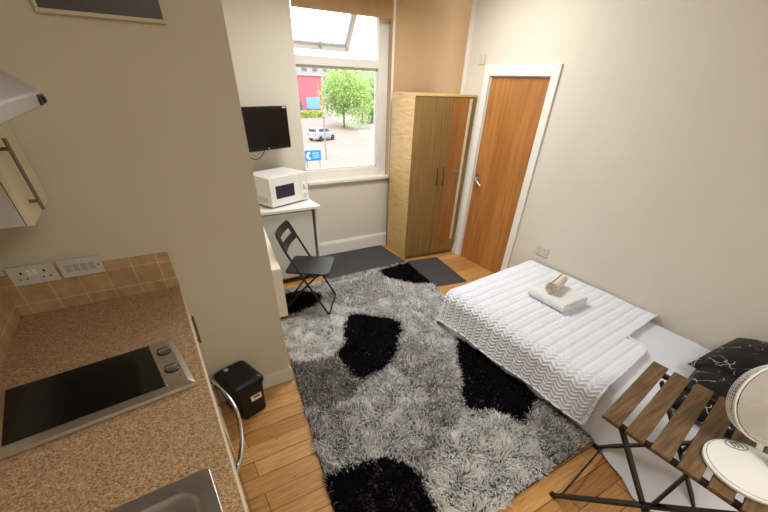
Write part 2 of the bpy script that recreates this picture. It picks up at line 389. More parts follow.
# --- window
wn = thing('window_1', 'white framed window with top light propped open', 'window', (WX0, YB, WZ0), kind='structure')
YW = 4.50
f = MB()
f.box(WX0, 1.598, YW - .02, YW + .05, WZ0, WZ1, .006).box(2.585, WX1, YW - .02, YW + .05, WZ0, WZ1, .006)
f.box(1.598, 2.585, YW - .02, YW + .05, .90, 1.02, .006).box(1.598, 2.585, YW - .02, YW + .05, 2.74, WZ1, .006)
f.box(1.598, 2.585, YW - .035, YW + .05, 2.0, 2.075, .008)
f.box(1.592, 1.608, YW + .0, YW + .04, 1.0, 2.01, .004).box(2.565, 2.60, YW + .0, YW + .04, 1.0, 2.01, .004).box(1.598, 2.585, YW, YW + .04, 1.01, 1.04, .004).box(1.598, 2.585, YW, YW + .04, 1.98, 2.01, .004)
build(f, 'window_frame', 'gloss_white', wn, True)
build(MB().box(1.598, 2.585, YW + .018, YW + .022, 1.02, 2.0), 'fixed_pane', 'glass', wn, True, smooth=False)
build(MB().box(WX0, WX1, YB - .035, YW - .018, .893, .925, .006), 'window_sill', 'gloss_white', wn, True)
# open sash, hinged at top
T = Matrix.Translation((0, YW + .03, 2.735)) @ Matrix.Rotation(math.radians(39), 4, 'X')
sx0, sx1, sh = 1.605, 2.46, .74
s = MB()
s.box(sx0, sx0 + .05, -.02, .02, -sh, 0, .004, T=T).box(sx1 - .05, sx1, -.02, .02, -sh, 0, .004, T=T)
s.box(sx0, sx1, -.02, .02, -.05, 0, .004, T=T).box(sx0, sx1, -.02, .02, -sh, -sh + .055, .004, T=T)
sash = build(s, 'open_sash', 'sash_paint_shaded', wn, True)
g_ = MB().box(sx0 + .044, sx0 + .054, -.024, .024, -sh + .045, -.045, T=T).box(sx1 - .054, sx1 - .044, -.024, .024, -sh + .045, -.045, T=T).box(sx0 + .05, sx1 - .05, -.024, .024, -sh + .049, -sh + .059, T=T)
build(g_, 'sash_gasket', 'mid_grey', sash, True, smooth=False)
build(MB().box(sx0 + .05, sx1 - .05, -.003, .003, -sh + .055, -.05, T=T), 'sash_pane', 'glass', sash, True, smooth=False)
h = MB(); p0 = T @ Vector((2.08, -.02, -sh + .03))
h.tube([p0, p0 + Vector((0, -.03, .0)), p0 + Vector((0, -.035, .1))], .009).ball(p0 + Vector((0, -.02, 0)), .02, 2)
build(h, 'sash_handle', 'mid_grey', sash, True)

# ================================================================== LEFT: KITCHEN
WT = .945
# worktop with a cut-out for the sink
SX0, SX1, SY0, SY1 = -.60, -.106, .10, .78
wt = MB()
xe = -.057
def wt_box(x0, x1, y0, y1): wt.box(x0, x1, y0, y1, WT - .038, WT)
wt_box(XL + .001, SX0 + .02, -.6, YP - .001); wt_box(SX1 - .02, xe - .006, -.6, YP - .001)
wt_box(SX0 + .02, SX1 - .02, SY1 - .02, YP - .001); wt_box(SX0 + .02, SX1 - .02, -.6, SY0 + .02)
wo = thing('kitchen_worktop', 'speckled brown laminate kitchen worktop running along left wall', 'worktop', (-.4, 1.0, WT - .038))
build(wt, 'worktop_slab', 'worktop', wo, True, smooth=False)
e = MB().prism([(xe - .008, WT - .038), (xe - .002, WT - .038), (xe + .002, WT - .030), (xe + .002, WT - .008), (xe - .002, WT - .001), (xe - .008, WT - .0002)], 1, -.6, YP - .001)
build(e, 'front_edge', 'worktop_edge_lit', wo, True, label='rounded front edge, paled for its highlight')
# base units
FX = -.085
def bar_handle(mb, x, y0, y1, z, r=.006, off=.035):
    mb.tube([(x + off, y0, z), (x + off, y1, z)], r)
    for y in (y0 + .03, y1 - .03): mb.tube([(x - .004, y, z), (x + off, y, z)], r * .8)
cu = thing('base_cabinet', 'cream base cabinet under the worktop beside the projecting wall', 'cabinet', (-.4, 1.8, 0))
build(MB().box(XL + .01, FX - .018, 1.46, YP - .005, .10, WT - .04).box(XL + .05, FX - .06, 1.46, YP - .005, 0, .10), 'carcass', 'unit_cream', cu, True, smooth=False)
dr = build(MB().box(FX - .017, FX, 1.463, YP - .008, .74, WT - .045, .002), 'drawer', 'unit_cream', cu, True)
hb = MB(); bar_handle(hb, FX, 1.72, 2.00, .81); build(hb, 'handle', 'bronze', dr, True)
dr = build(MB().box(FX - .017, FX, 1.463, YP - .008, .105, .735, .002), 'cabinet_door', 'unit_cream', cu, True)
hb = MB().tube([(FX + .03, 1.53, .66), (FX + .03, 1.53, .50)], .006).tube([(FX - .004, 1.53, .64), (FX + .03, 1.53, .64)], .005).tube([(FX - .004, 1.53, .52), (FX + .03, 1.53, .52)], .005)
build(hb, 'handle', 'bronze', dr, True)
ov = thing('built_in_oven', 'built in oven with bowed chrome handle under the worktop', 'oven', (-.4, 1.15, 0))
build(MB().box(XL + .01, FX - .02, .84, 1.455, .10, WT - .04).box(XL + .05, FX - .06, .84, 1.455, 0, .10), 'oven_body', 'black_metal', ov, True, smooth=False)
build(MB().box(FX - .018, FX + .004, .845, 1.45, .82, WT - .045, .003), 'control_panel', 'steel', ov, True)
od = build(MB().box(FX - .018, FX + .002, .845, 1.45, .12, .815, .004), 'oven_door', 'black_gloss', ov, True)
hp = MB(); pts = []
for k in range(17):
    a = k / 16; y = .86 + .58 * a; x = FX + .012 + .075 * math.sin(PI * a) ** .75; pts.append((x, y, .775))
hp.tube(pts, .009, 10).tube([(FX, .862, .775), (FX + .02, .862, .775)], .010).tube([(FX, 1.438, .775), (FX + .02, 1.438, .775)], .010)
build(hp, 'handle', 'chrome', od, True, label='bowed chrome handle')
cu = thing('sink_cabinet', 'cream base cabinet below the steel sink', 'cabinet', (-.4, .1, 0))
build(MB().box(XL + .01, FX - .018, -.6, .835, .10, .12).box(XL + .01, XL + .03, -.6, .835, .10, WT - .04).box(XL + .03, FX - .018, .815, .835, .10, WT - .04).box(XL + .03, FX - .018, -.6, -.58, .10, WT - .04).box(XL + .05, FX - .06, -.6, .835, 0, .10), 'carcass', 'unit_cream', cu, True, smooth=False)
build(MB().box(FX - .017, FX, -.597, .832, .105, WT - .045, .002), 'cabinet_door', 'unit_cream', cu, True)

# sink: a pressed bowl with rim
sk = thing('steel_sink', 'brushed steel inset sink at the near end of the worktop', 'sink', ((SX0 + SX1) / 2, (SY0 + SY1) / 2, WT), math.radians(3))
hx, hy = (SX1 - SX0) / 2, (SY1 - SY0) / 2
def rrect(hx, hy, r, z, n=8):
    o = []
    for cx, cy, a0 in ((hx - r, hy - r, 0), (-hx + r, hy - r, PI / 2), (-hx + r, -hy + r, PI), (hx - r, -hy + r, 1.5 * PI)):
        for k in range(n + 1):
            a = a0 + PI / 2 * k / n; o.append((cx + r * math.cos(a), cy + r * math.sin(a), z))
    return o
def loft(rings, capfirst=False, caplast=True):
    m = MB(); b = m.bm; R = [[b.verts.new(p) for p in r] for r in rings]; n = len(R[0])
    for A, B in zip(R, R[1:]):
        for k in range(n): b.faces.new([A[k], A[(k + 1) % n], B[(k + 1) % n], B[k]])
    if caplast: b.faces.new(R[-1])
    if capfirst: b.faces.new(R[0][::-1])
    bmesh.ops.recalc_face_normals(b, faces=b.faces[:]); return m
rings = [rrect(hx, hy, .012, .001), rrect(hx, hy, .012, .006), rrect(hx - .004, hy - .004, .012, .009), rrect(hx - .042, hy - .045, .06, .009), rrect(hx - .048, hy - .05, .06, .004),
         rrect(hx - .056, hy - .058, .07, -.004), rrect(hx - .07, hy - .072, .09, -.008)]
rings += [rrect(hx - .085, hy - .09, .10, -.012), rrect(hx - .095, hy - .10, .10, -.06), rrect(hx - .105, hy - .11, .10, -.15), rrect(hx - .14, hy - .15, .08, -.165)]
build(loft(rings), 'basin', 'sink_steel', sk, angle=50)
build(MB().lathe([(.0, -.1635), (.03, -.1635), (.04, -.161), (.042, -.164)], 24), 'drain', 'chrome', sk)

# hob, loose on the worktop and slightly turned
ha = math.radians(7.5); HL, HW = .592, .37
hcx, hcy = -.120 - HL / 2 * math.cos(ha), 1.385 - HL / 2 * math.sin(ha)
hb = thing('electric_hob', 'two ring hob with black glass and steel rim on the worktop', 'hob', (hcx, hcy, WT), ha)
r = [rrect(HL / 2 - .004, HW / 2 - .004, .012, 0), rrect(HL / 2, HW / 2, .014, .008), rrect(HL / 2 - .004, HW / 2 - .004, .014, .02), rrect(HL / 2 - .022, HW / 2 - .022, .012, .03), rrect(HL / 2 - .026, HW / 2 - .026, .01, .03)]
build(loft(r, True), 'steel_tray', 'steel', hb)
build(MB().box(-HL / 2 + .03, HL / 2 - .10, -HW / 2 + .032, HW / 2 - .03, .0295, .033, .0015), 'glass_plate', 'black_gloss', hb)
build(MB().box(HL / 2 - .10, HL / 2 - .092, -HW / 2 + .03, HW / 2 - .03, .0295, .035, .002), 'divider_strip', 'steel', hb)
for yy in (.075, -.06):
    kx = HL / 2 - .056
    kn = build(MB().lathe([(.024, .030), (.024, .034), (.021, .036)], 28, Matrix.Translation((kx, yy, 0))).box(-.021, .021, -.006, .006, .034, .052, .003, T=Matrix.Translation((kx, yy, 0)) @ Matrix.Rotation(.25 if yy > 0 else .1, 4, 'Z')), 'knob', 'knob_steel', hb)
    build(MB().lathe([(.028, .0295), (.0275, .0312)], 28, Matrix.Translation((kx, yy, 0))), 'knob_ring', 'black_plastic', kn)
build(MB().lathe([(.004, .0295), (.004, .0325)], 12, Matrix.Translation((HL / 2 - .04, -.12, 0))), 'indicator_lamp', 'sticker_ink', hb)

# sockets on the end wall
def plate(x0, x1, z0, z1, y, name, label, cat):
    o = thing(name, label, cat, ((x0 + x1) / 2, y, (z0 + z1) / 2))
    build(MB().box(x0, x1, y - .012, y, z0, z1, .004), 'faceplate', 'switch_white', o, True); return o
ys = YP - .0112
o = plate(-.706, -.534, 1.094, 1.182, ys, 'double_socket', 'white double plug socket on the beige tiles, left of the cooker switch', 'socket')
for cx in (-.66, -.575):
    for a0, a1, z0_, z1_ in ((-.004, .004, 1.146, 1.157), (-.017, -.01, 1.121, 1.127), (.01, .017, 1.121, 1.127)):
        build(MB().box(cx + a0, cx + a1, ys - .0128, ys - .012, z0_, z1_), 'socket_hole', 'dark', o, True, smooth=False)
for cx in (-.632, -.609): build(MB().box(cx - .007, cx + .007, ys - .016, ys - .011, 1.138, 1.164, .002), 'rocker_switch', 'white_plastic', o, True)
o = plate(-.522, -.352, 1.098, 1.184, ys, 'switch_panel', 'white switch panel with a row of rocker switches on the beige tiles', 'switch')
for k in range(4): build(MB().box(-.497 + k * .031, -.474 + k * .031, ys - .016, ys - .011, 1.125, 1.158, .002), 'rocker_switch', 'mid_grey', o, True)
build(MB().lathe([(.004, 0), (.004, .002)], 10, Matrix.Translation((-.366, ys - .012, 1.142)) @ Matrix.Rotation(PI / 2, 4, 'X')), 'neon_lamp', 'dark', o, True)

# dark framed picture high on the end wall
o = thing('framed_panel', 'dark glass panel in thin cream frame high on the end wall', 'picture', (.03, YP, 2.2))
px0, px1, pz0, pz1 = -.18, .238, 2.04, 2.34
f = MB().box(px0, px1, YP - .022, YP, pz0, pz0 + .012, .002).box(px0, px1, YP - .022, YP, pz1 - .012, pz1, .002).box(px0, px0 + .012, YP - .022, YP, pz0 + .012, pz1 - .012, .002).box(px1 - .012, px1, YP - .022, YP, pz0 + .012, pz1 - .012, .002)
build(f, 'frame', 'wall_shade', o, True)
build(MB().box(px0 + .012, px1 - .012, YP - .015, YP - .004, pz0 + .012, pz1 - .012), 'dark_glass', plain('smoky_panel', rgb(66, 60, 54), .35, var=.15, nscale=3), o, True, smooth=False)

# extractor hood on the left wall
o = thing('extractor_hood', 'grey metal extractor hood with black switch on its end', 'extractor hood', (XL, 1.2, 1.75))
prof = [(XL + .001, 1.782), (-.222, 1.798), (-.210, 1.803), (-.208, 1.832), (-.216, 1.84), (-.268, 1.876), (-.305, 1.883), (XL + .001, 1.889)]
build(MB().prism(prof, 1, .85, 1.62, .004), 'hood_body', 'hood_grey', o, True)
sw = build(MB().box(-.213, -.203, 1.52, 1.61, 1.806, 1.829, .003), 'switch_block', 'black_plastic', o, True)
build(MB().box(-.205, -.197, 1.55, 1.58, 1.811, 1.824, .002), 'slider', 'dark', sw, True)
# wall cabinet between hood and end wall
o = thing('wall_cabinet', 'cream wall cabinet with steel bar handle below the extractor hood', 'cabinet', (XL, 1.92, 1.44))
build(MB().box(XL + .001, -.445, 1.74, YP - .002, 1.445, 2.15, .002), 'carcass', 'panel_grey', o, True)
dd = build(MB().box(-.442, -.42, 1.735, YP - .004, 1.445, 2.15, .003), 'cabinet_door', 'unit_cream', o, True)
hh = MB()
hx_, hy_ = -.392, 1.83
hh.tube([(hx_, hy_, 1.475), (hx_, hy_, 1.70)], .0065).tube([(-.422, hy_, 1.505), (hx_, hy_, 1.505)], .0055).tube([(-.422, hy_, 1.67), (hx_, hy_, 1.67)], .0055)
build(hh, 'handle', 'knob_steel', dd, True)

# pedal-less bin
o = thing('waste_bin', 'black plastic lidded bin with white sticker beside the skirting', 'bin', (.088, 2.0, 0), math.radians(18))
o.scale = (.94, .94, 1.02)
r = [rrect(.095, .115, .03, 0), rrect(.10, .12, .03, .01), rrect(.115, .135, .03, .26), rrect(.120, .140, .03, .262), rrect(.121, .141, .03, .275)]
build(loft(r, True), 'bin_body', 'black_plastic', o)
r = [rrect(.124, .144, .03, .268), rrect(.126, .146, .032, .285), rrect(.122, .142, .03, .30), rrect(.105, .125, .03, .315), rrect(.09, .11, .03, .322)]
lid = build(loft(r, True), 'bin_lid', 'black_plastic', o)
build(MB().ball((-.04, .09, .321), .017, 2, (1.1, 1, .4)), 'badge', 'badge', lid)
T = Matrix.Translation((.03, -.129, .19)) @ Matrix.Rotation(math.radians(-4.0), 4, 'X')
st = build(MB().box(-.042, .042, -.001, .0016, -.05, .042, T=T), 'sticker', 'sticker', o, smooth=False)
m = MB()
for k, (x0, x1) in enumerate(((-.028, .024), (-.028, .01), (-.02, .028))): m.box(x0, x1, -.0016, -.0005, .016 - k * .024, .032 - k * .024, T=T)
build(m, 'printed_lines', 'sticker_ink', st, smooth=False)

# ================================================================== BACK LEFT CORNER
# heater
o = thing('storage_heater', 'cream heater half hidden behind the projecting wall corner', 'heater', (.62, 3.2, .0))
build(MB().prism([(2.99, .055), (2.99, .55), (3.40, .84), (3.60, .84), (3.60, .055)], 0, .47, .742, .012), 'heater_case', 'cream', o, True)
for y in (3.02, 3.48): build(MB().box(.49, .72, y, y + .08, .0, .06, .004), 'foot_rail', 'dark', o, True)
# white desk and fridge
o = thing('white_worktop_desk', 'white topped desk under the microwave beside the window', 'desk', (1.0, 4.05, 0))
build(MB().box(.475, 1.465, 3.745, 4.39, .80, .828, .004), 'desk_top', 'white_plastic', o, True)
build(MB().box(1.412, 1.438, 3.79, 4.385, 0, .80, .002), 'end_panel', 'gloss_white', o, True)
build(MB().box(.745, .765, 3.79, 4.385, 0, .80, .002), 'end_panel', 'gloss_white', o, True)
o = thing('undercounter_fridge', 'small white fridge with dark side gaps below the desk top', 'fridge', (1.085, 4.07, 0))
build(MB().box(.80, 1.375, 3.83, 4.36, .03, .785, .004), 'fridge_body', 'mid_grey', o, True)
build(MB().box(.80, 1.375, 3.775, 3.822, .07, .785, .008), 'fridge_door', 'fridge_white', o, True)
for x in (.85, 1.32): build(MB().cyl((x, 3.9, 0), (x, 3.9, .03), .02), 'foot', 'dark', o, True)
# microwave
ma = math.radians(23)
o = thing('microwave_oven', 'white microwave oven on the desk top below the television', 'microwave', (1.20, 3.925, .828), ma)
MWW, MD, MH = .52, .36, .285
build(MB().box(-MWW / 2, MWW / 2, .012, MD, .015, MH, .006), 'casing', 'white_plastic', o)
dr = build(MB().box(-MWW / 2, MWW / 2 - .11, -.012, .011, .015, MH - .001, .006), 'oven_door', 'white_plastic', o)
build(MB().box(-MWW / 2 + .07, MWW / 2 - .20, -.0135, -.010, .085, .205, .002), 'door_window', plain('microwave_window', rgb(40, 42, 60), 0.2, var=0.05), dr)
pn = build(MB().box(MWW / 2 - .108, MWW / 2, -.012, .011, .015, MH - .001, .006), 'control_panel', 'white_plastic', o)
for z in (.17, .09):
    build(MB().lathe([(.022, 0), (.02, .018), (.017, .02)], 24, Matrix.Translation((MWW / 2 - .054, -.012, z)) @ Matrix.Rotation(PI / 2, 4, 'X')), 'dial', 'white_plastic', pn)
m = MB()
for k in range(6): m.box(-MWW / 2 - .0015, -MWW / 2 + .002, .05 + k * .025, .06 + k * .025, .05, .10)
build(m, 'vent_slots', 'mid_grey', o, smooth=False)
for x in (-.2, .2):
    for y in (.05, .3): build(MB().cyl((x, y, 0), (x, y, .018), .015), 'foot', 'dark', o)
# television on a swivel bracket
o = thing('wall_television', 'small black flat television mounted on wall above the microwave', 'television', (1.108, 4.13, 1.49), math.radians(24))
TW, TH = .60, .360
build(MB().box(-TW / 2, TW / 2, 0, .035, -TH / 2, TH / 2, .005), 'bezel', 'black_plastic', o)
build(MB().box(-TW / 2 + .016, TW / 2 - .016, -.0012, .002, -TH / 2 + .03, TH / 2 - .022), 'screen', 'screen', o, smooth=False)
m = MB()
for k in range(3): m.box(TW / 2 - .062 + k * .016, TW / 2 - .05 + k * .016, -.002, .001, TH / 2 - .017, TH / 2 - .007)
build(m, 'logo', 'sign_white', o, smooth=False, label='small white maker mark at top right')
build(MB().lathe([(.008, 0), (.008, .002)], 12, Matrix.Translation((0, 0, -TH / 2 + .014)) @ Matrix.Rotation(PI / 2, 4, 'X')), 'power_lamp', 'mid_grey', o)
build(MB().box(-.06, .06, .035, .05, -.06, .06, .003).tube([(0, .05, 0), (.05, .15, 0), (.06, .2, 0)], .015), 'wall_bracket', 'black_metal', o)
m = MB(); pts = []
for k in range(13):
    a = k / 12; pts.append((-.27 + .24 * a, .03, -TH / 2 + .01 - .075 * math.sin(PI * min(1, a * 1.0)) ** .7 - .01 * (1 - a)))
m.tube(pts, .004, 8); build(m, 'cable', 'black_plastic', o, label='black looping cable under the screen')
# folding chair
fa = math.atan2(-.54, .84)
o = thing('folding_chair', 'black folding metal chair on the rug in front of fridge', 'chair', (1.055, 3.165, .012), fa)
CHW = .222
def rsheet(pts, t):
    m = MB(); m.prism(pts, 2, 0, t); return m
seat = MB()
sp = []
for cx, cy, a0 in ((.18, .165, 0), (-.15, .18, PI / 2), (-.15, -.165, PI), (.18, -.155, 1.5 * PI)):
    rr = .06 if cx > 0 else .03
    for k in range(7):
        a = a0 + PI / 2 * k / 6; sp.append((cx + rr * math.cos(a), cy + rr * math.sin(a)))
seat.prism(sp, 2, .437, .452, .003)
build(seat, 'seat', 'black_plastic', o)
for sgn in (-1, 1):
    y = sgn * CHW
    build(MB().tube([(-.205, y * .80, .805), (-.197, y * .93, .785), (-.14, y, .66), (0, y, .40), (.21, y, .03)], .0105, 10), 'front_leg', 'black_metal', o)
    build(MB().tube([(.14, y * .86, .43), (.10, y * .86, .40), (-.10, y * .86, .20), (-.25, y * .86, .012)], .009, 10), 'rear_leg', 'black_metal', o)
build(MB().tube([(.21, -CHW, .03), (.222, -CHW * .92, .03), (.222, CHW * .92, .03), (.21, CHW, .03)], .0095), 'floor_bar', 'black_metal', o)
build(MB().tube([(-.25, -CHW * .86, .012), (-.25, CHW * .86, .012)], .008), 'rear_bar', 'black_metal', o)
# backrest panel with a slot
m = MB()
def bk(z, y): # point on the curved back plane
    a = (z - .65) / .15
    return (-.128 - .07 * a - .025 * (1 - (y / CHW) ** 2), y, z)
def bpatch(z0, z1, y0, y1, nz=3, ny=10):
    for off, in ((0,), (.008,)):
        m.grid(lambda u, v: tuple(Vector(bk(z0 + (z1 - z0) * u, y0 + (y1 - y0) * v)) + Vector((off, 0, 0))), nz, ny)
bpatch(.65, .705, -CHW * .97, CHW * .97); bpatch(.755, .812, -CHW * .84, CHW * .84)
bpatch(.705, .755, -CHW * .94, -CHW * .66, 3, 4); bpatch(.705, .755, CHW * .66, CHW * .94, 3, 4)
build(m, 'backrest', 'black_plastic', o)

# ================================================================== BACK RIGHT
o = thing('wardrobe', 'two door oak effect wardrobe with a mirror strip in the corner', 'wardrobe', (2.622, 3.755, 0), math.radians(-5.2))
X0, X1, Y0, Y1, ZT = 0.0, .795, 0.0, .54, 1.806
WARD = o
build(MB().box(X0, X0 + .018, Y0 + .004, Y1, 0, ZT - .02, .001), 'side_panel', 'ward_side', o)
build(MB().box(X1 - .018, X1, Y0 + .004, Y1, 0, ZT - .02, .001), 'side_panel', 'ward_side', o)
build(MB().box(X0 - .002, X1 + .002, Y0 - .004, Y1, ZT - .02, ZT, .001), 'top_panel', 'ward_side', o)
build(MB().box(X0 + .018, X1 - .018, Y1 - .012, Y1 - .002, .03, ZT - .02), 'back_panel', 'ward_door', o)
build(MB().box(X0 + .018, X1 - .018, Y0 + .03, Y0 + .045, 0, .07), 'plinth', 'ward_door', o)
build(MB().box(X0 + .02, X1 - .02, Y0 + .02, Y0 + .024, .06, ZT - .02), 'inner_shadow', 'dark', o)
for k, (a, b_) in enumerate(((X0 + .004, X0 + .3985), (X0 + .4015, X1 - .004))):
    dd = build(MB().box(a, b_, Y0, Y0 + .018, .05, ZT - .024, .0015), 'wardrobe_door', 'ward_door', o)
    hx_ = X0 + .371 if k == 0 else X0 + .46
    pts = [(hx_, Y0 + .002, .92), (hx_, Y0 - .022, .935), (hx_, Y0 - .03, 1.015), (hx_, Y0 - .022, 1.095), (hx_, Y0 + .002, 1.11)]
    build(MB().tube(pts, .0065), 'handle', 'bronze', dd)
    if k == 1:
        build(MB().box(X0 + 0.496, X0 + 0.738, Y0 - .003, Y0 + .001, .20, ZT - .035), 'mirror', 'mirror', dd, smooth=False, label='tall narrow mirror')
        build(MB().box(X0 + 0.738, X0 + 0.747, Y0 - .004, Y0 + .001, .20, ZT - .035, .001), 'mirror_edge', 'ward_side', dd)
        build(MB().tube([(X0 + 0.519, Y0 - .002, .215), (X0 + 0.519, Y0 - .012, .215)], .008), 'mirror_clip', 'bronze', dd)
# light switch above door, socket low by the bed
def wall_plate(y0, y1, z0, z1, name, label, cat):
    o = thing(name, label, cat, (XR, (y0 + y1) / 2, (z0 + z1) / 2))
    build(MB().box(XR - .012, XR, y0, y1, z0, z1, .004), 'faceplate', 'switch_white', o, True); return o
o = wall_plate(3.665, 3.755, 2.065, 2.15, 'wall_switch', 'small white square wall switch up beside the door frame corner', 'switch')
build(MB().box(XR - .016, XR - .011, 3.695, 3.725, 2.09, 2.125, .002), 'rocker_switch', 'switch_white', o, True)
o = wall_plate(2.20, 2.36, .455, .545, 'wall_socket', 'white double socket low on the wall above the foot of bed', 'socket')
for cy in (2.24, 2.32):
    for a0, a1, z0_, z1_ in ((-.004, .004, .508, .52), (-.016, -.01, .48, .486), (.01, .016, .48, .486)):
        build(MB().box(XR - .0128, XR - .0118, cy + a0, cy + a1, z0_, z1_), 'socket_hole', 'dark', o, True, smooth=False)
build(MB().box(XR - .012, XR, 3.70, 3.77, .20, .26, .003), 'blank_plate', 'gloss_white', None, origin=(XR, 3.735, .23), label='tiny white blank plate low on wall left of the door', cat='wall plate')
# blind
o = thing('roller_blind', 'tan fabric blind across the top of the window', 'blind', (2.15, YB + .02, 2.41))
m = MB(); b = m.bm
m.grid(lambda u, v: (1.585 + 1.118 * u, YB - .006 + .006 * math.sin(u * 19) * (1 - v), 2.422 + .46 * v), 40, 6)
bmesh.ops.solidify(b, geom=b.faces[:], thickness=.004)
build(m, 'blind_fabric', 'blind', o, True)
build(MB().box(1.585, 2.703, YB - .014, YB + .006, 2.405, 2.428, .004), 'bottom_bar', 'blind', o, True)
# carpet offcut and door mat
build(MB().box(1.445, 2.605, 3.645, YB - .026, 0, .008, .003), 'carpet_piece', 'carpet', None, origin=(2.0, 4.0, 0), label='charcoal carpet piece on the floor under the window', cat='carpet')
m = MB().box(-.225, .225, -.395, .395, 0, .009, .003)
o = build(m, 'door_mat', 'mat', None, label='dark grey door mat on the oak floor before wardrobe', cat='mat')
o.location = (2.795, 3.265, .001); o.rotation_euler = (0, 0, math.radians(-9.5))

# ================================================================== RUG
def Zm(pts): return [floor_at(270 + x / 2.03, 260 + y / 2.03, .03) for x, y in pts]
BLK, DK, MD_, LT, CREAM = 0, 1, 2, 3, 4
patches = [
    (LT, Zm([(110, 50), (230, 25), (330, 45), (420, 130), (400, 300), (330, 270), (260, 225), (270, 128), (240, 112), (165, 105)])),
    (MD_, Zm([(100, 55), (225, 30), (250, 70), (170, 100), (110, 80)])),
    (MD_, Zm([(262, 170), (300, 150), (385, 240), (400, 300), (330, 290), (245, 225), (240, 215)])),
    (LT, Zm([(190, 240), (250, 222), (330, 265), (402, 295), (345, 370), (320, 425), (240, 402), (170, 412), (110, 440), (85, 350), (130, 270)])),
    (MD_, Zm([(300, 250), (402, 295), (345, 370), (320, 425), (260, 400), (330, 350)])),
    (DK, Zm([(30, 205), (130, 198), (185, 240), (170, 275), (120, 300), (75, 330), (40, 300)])),
    (MD_, Zm([(60, 300), (120, 290), (170, 330), (140, 420), (110, 445), (80, 380)])),
    (CREAM, Zm([(-10, 130), (60, 105), (110, 85), (170, 98), (150, 130), (150, 170), (130, 197), (60, 208), (10, 200)])),
    (CREAM, Zm([(400, 300), (470, 310), (530, 345), (580, 395), (580, 430), (470, 520), (380, 580), (350, 520), (320, 450), (322, 415), (345, 365)])),
    (MD_, Zm([(545, 270), (640, 330), (680, 400), (580, 400), (530, 345), (520, 328)])),
    (BLK, Zm([(165, 108), (240, 115), (270, 128), (262, 170), (240, 215), (185, 243), (145, 205), (131, 195), (150, 170), (150, 130)])),
    (BLK, Zm([(378, 145), (440, 160), (640, 260), (545, 280), (520, 328), (470, 312), (400, 300), (385, 240)])),
    (BLK, Zm([(118, 440), (165, 412), (240, 402), (300, 425), (322, 470), (348, 520), (350, 600), (110, 600)])),
    (BLK, Zm([(-60, 75), (25, 70), (60, 62), (105, 66), (108, 85), (60, 105), (10, 122), (-60, 140)])),
    (BLK, Zm([(218, 22), (285, 2), (335, 42), (320, 50), (255, 42), (230, 32)])),
]
quad = [(.225, .45), (2.12, .53), (2.60, 3.63), (.74, 3.60)]     # rug outline
o = thing('shag_rug', 'long pile shag rug of black, grey and cream pebble shapes', 'rug', (1.4, 2.0, 0))
qm = MB(); qm.prism(quad, 2, .0015, .014)
build(qm, 'rug_backing', 'rug_base', o, True)
def inpoly(px, py, poly):
    r = np.zeros(len(px), bool); n = len(poly); j = n - 1
    for i in range(n):
        xi, yi = poly[i]; xj, yj = poly[j]
        c = ((yi > py) != (yj > py)) & (px < (xj - xi) * (py - yi) / (yj - yi + 1e-12) + xi)
        r ^= c; j = i
    return r
NB = 105000
u, v_ = np.random.rand(NB), np.random.rand(NB)
q = np.array(quad)
bx = (q[0, 0] * (1 - u) + q[1, 0] * u) * (1 - v_) + (q[3, 0] * (1 - u) + q[2, 0] * u) * v_
by = (q[0, 1] * (1 - u) + q[1, 1] * u) * (1 - v_) + (q[3, 1] * (1 - u) + q[2, 1] * u) * v_
jx, jy = bx + np.random.normal(0, .012, NB), by + np.random.normal(0, .012, NB)
under = inpoly(bx, by, [(2.15, 2.2), (3.4, 2.4), (3.4, -.1), (2.2, -.1)])
tone = np.full(NB, MD_)
for tn, poly in patches:
    tone[inpoly(jx, jy, poly)] = tn
palette = np.array([rgb(14, 12, 16)[:3], rgb(160, 154, 149)[:3], rgb(212, 207, 201)[:3], rgb(240, 236, 230)[:3], rgb(255, 249, 238)[:3]])
spread = np.array([.25, .5, .48, .32, .10])
colr = palette[tone] * np.exp(np.random.normal(0, 1, NB)[:, None] * spread[tone][:, None])
dkmask = (np.random.rand(NB) < np.array([0, .30, .22, .10, .01])[tone]); colr[dkmask] *= .45
colr = np.clip(colr, 0, .93)
# clump direction field
cl = np.array([noise.noise_vector(Vector((x * 9, y * 9, 0))) for x, y in zip(bx, by)])
ang = np.random.rand(NB) * 2 * PI
lean = .034
L = .022 + .014 * np.random.rand(NB); L[tone == BLK] *= .8; L[under] *= .08
dx = np.cos(ang) * lean * np.random.rand(NB) + cl[:, 0] * .052; dy = np.sin(ang) * lean * np.random.rand(NB) + cl[:, 1] * .052
wd = .0024 + .0020 * np.random.rand(NB)
wd[tone == BLK] *= 1.6
pa = np.random.rand(NB) * PI; wx, wy = np.cos(pa) * wd, np.sin(pa) * wd
z0 = np.full(NB, .013)
V = np.zeros((NB, 5, 3))
V[:, 0] = np.stack([bx - wx, by - wy, z0], 1); V[:, 1] = np.stack([bx + wx, by + wy, z0], 1)
mx_, my_, mz_ = bx + dx * .4, by + dy * .4, z0 + L * .6
V[:, 2] = np.stack([mx_ + wx, my_ + wy, mz_], 1); V[:, 3] = np.stack([mx_ - wx, my_ - wy, mz_], 1)
V[:, 4] = np.stack([bx + dx, by + dy, z0 + L * (.72 + .28 * np.random.rand(NB))], 1)
V = V.reshape(-1, 3) - np.array([1.4, 2.0, 0])
me = bpy.data.meshes.new('rug_pile')
idx = np.arange(NB)[:, None] * 5
loops = np.concatenate([idx + 0, idx + 1, idx + 2, idx + 3, idx + 3, idx + 2, idx + 4], 1).reshape(-1)
ls = np.stack([np.arange(NB) * 7, np.arange(NB) * 7 + 4], 1).reshape(-1)
me.vertices.add(NB * 5); me.vertices.foreach_set('co', V.reshape(-1))
me.loops.add(NB * 7); me.loops.foreach_set('vertex_index', loops.astype(np.int32))
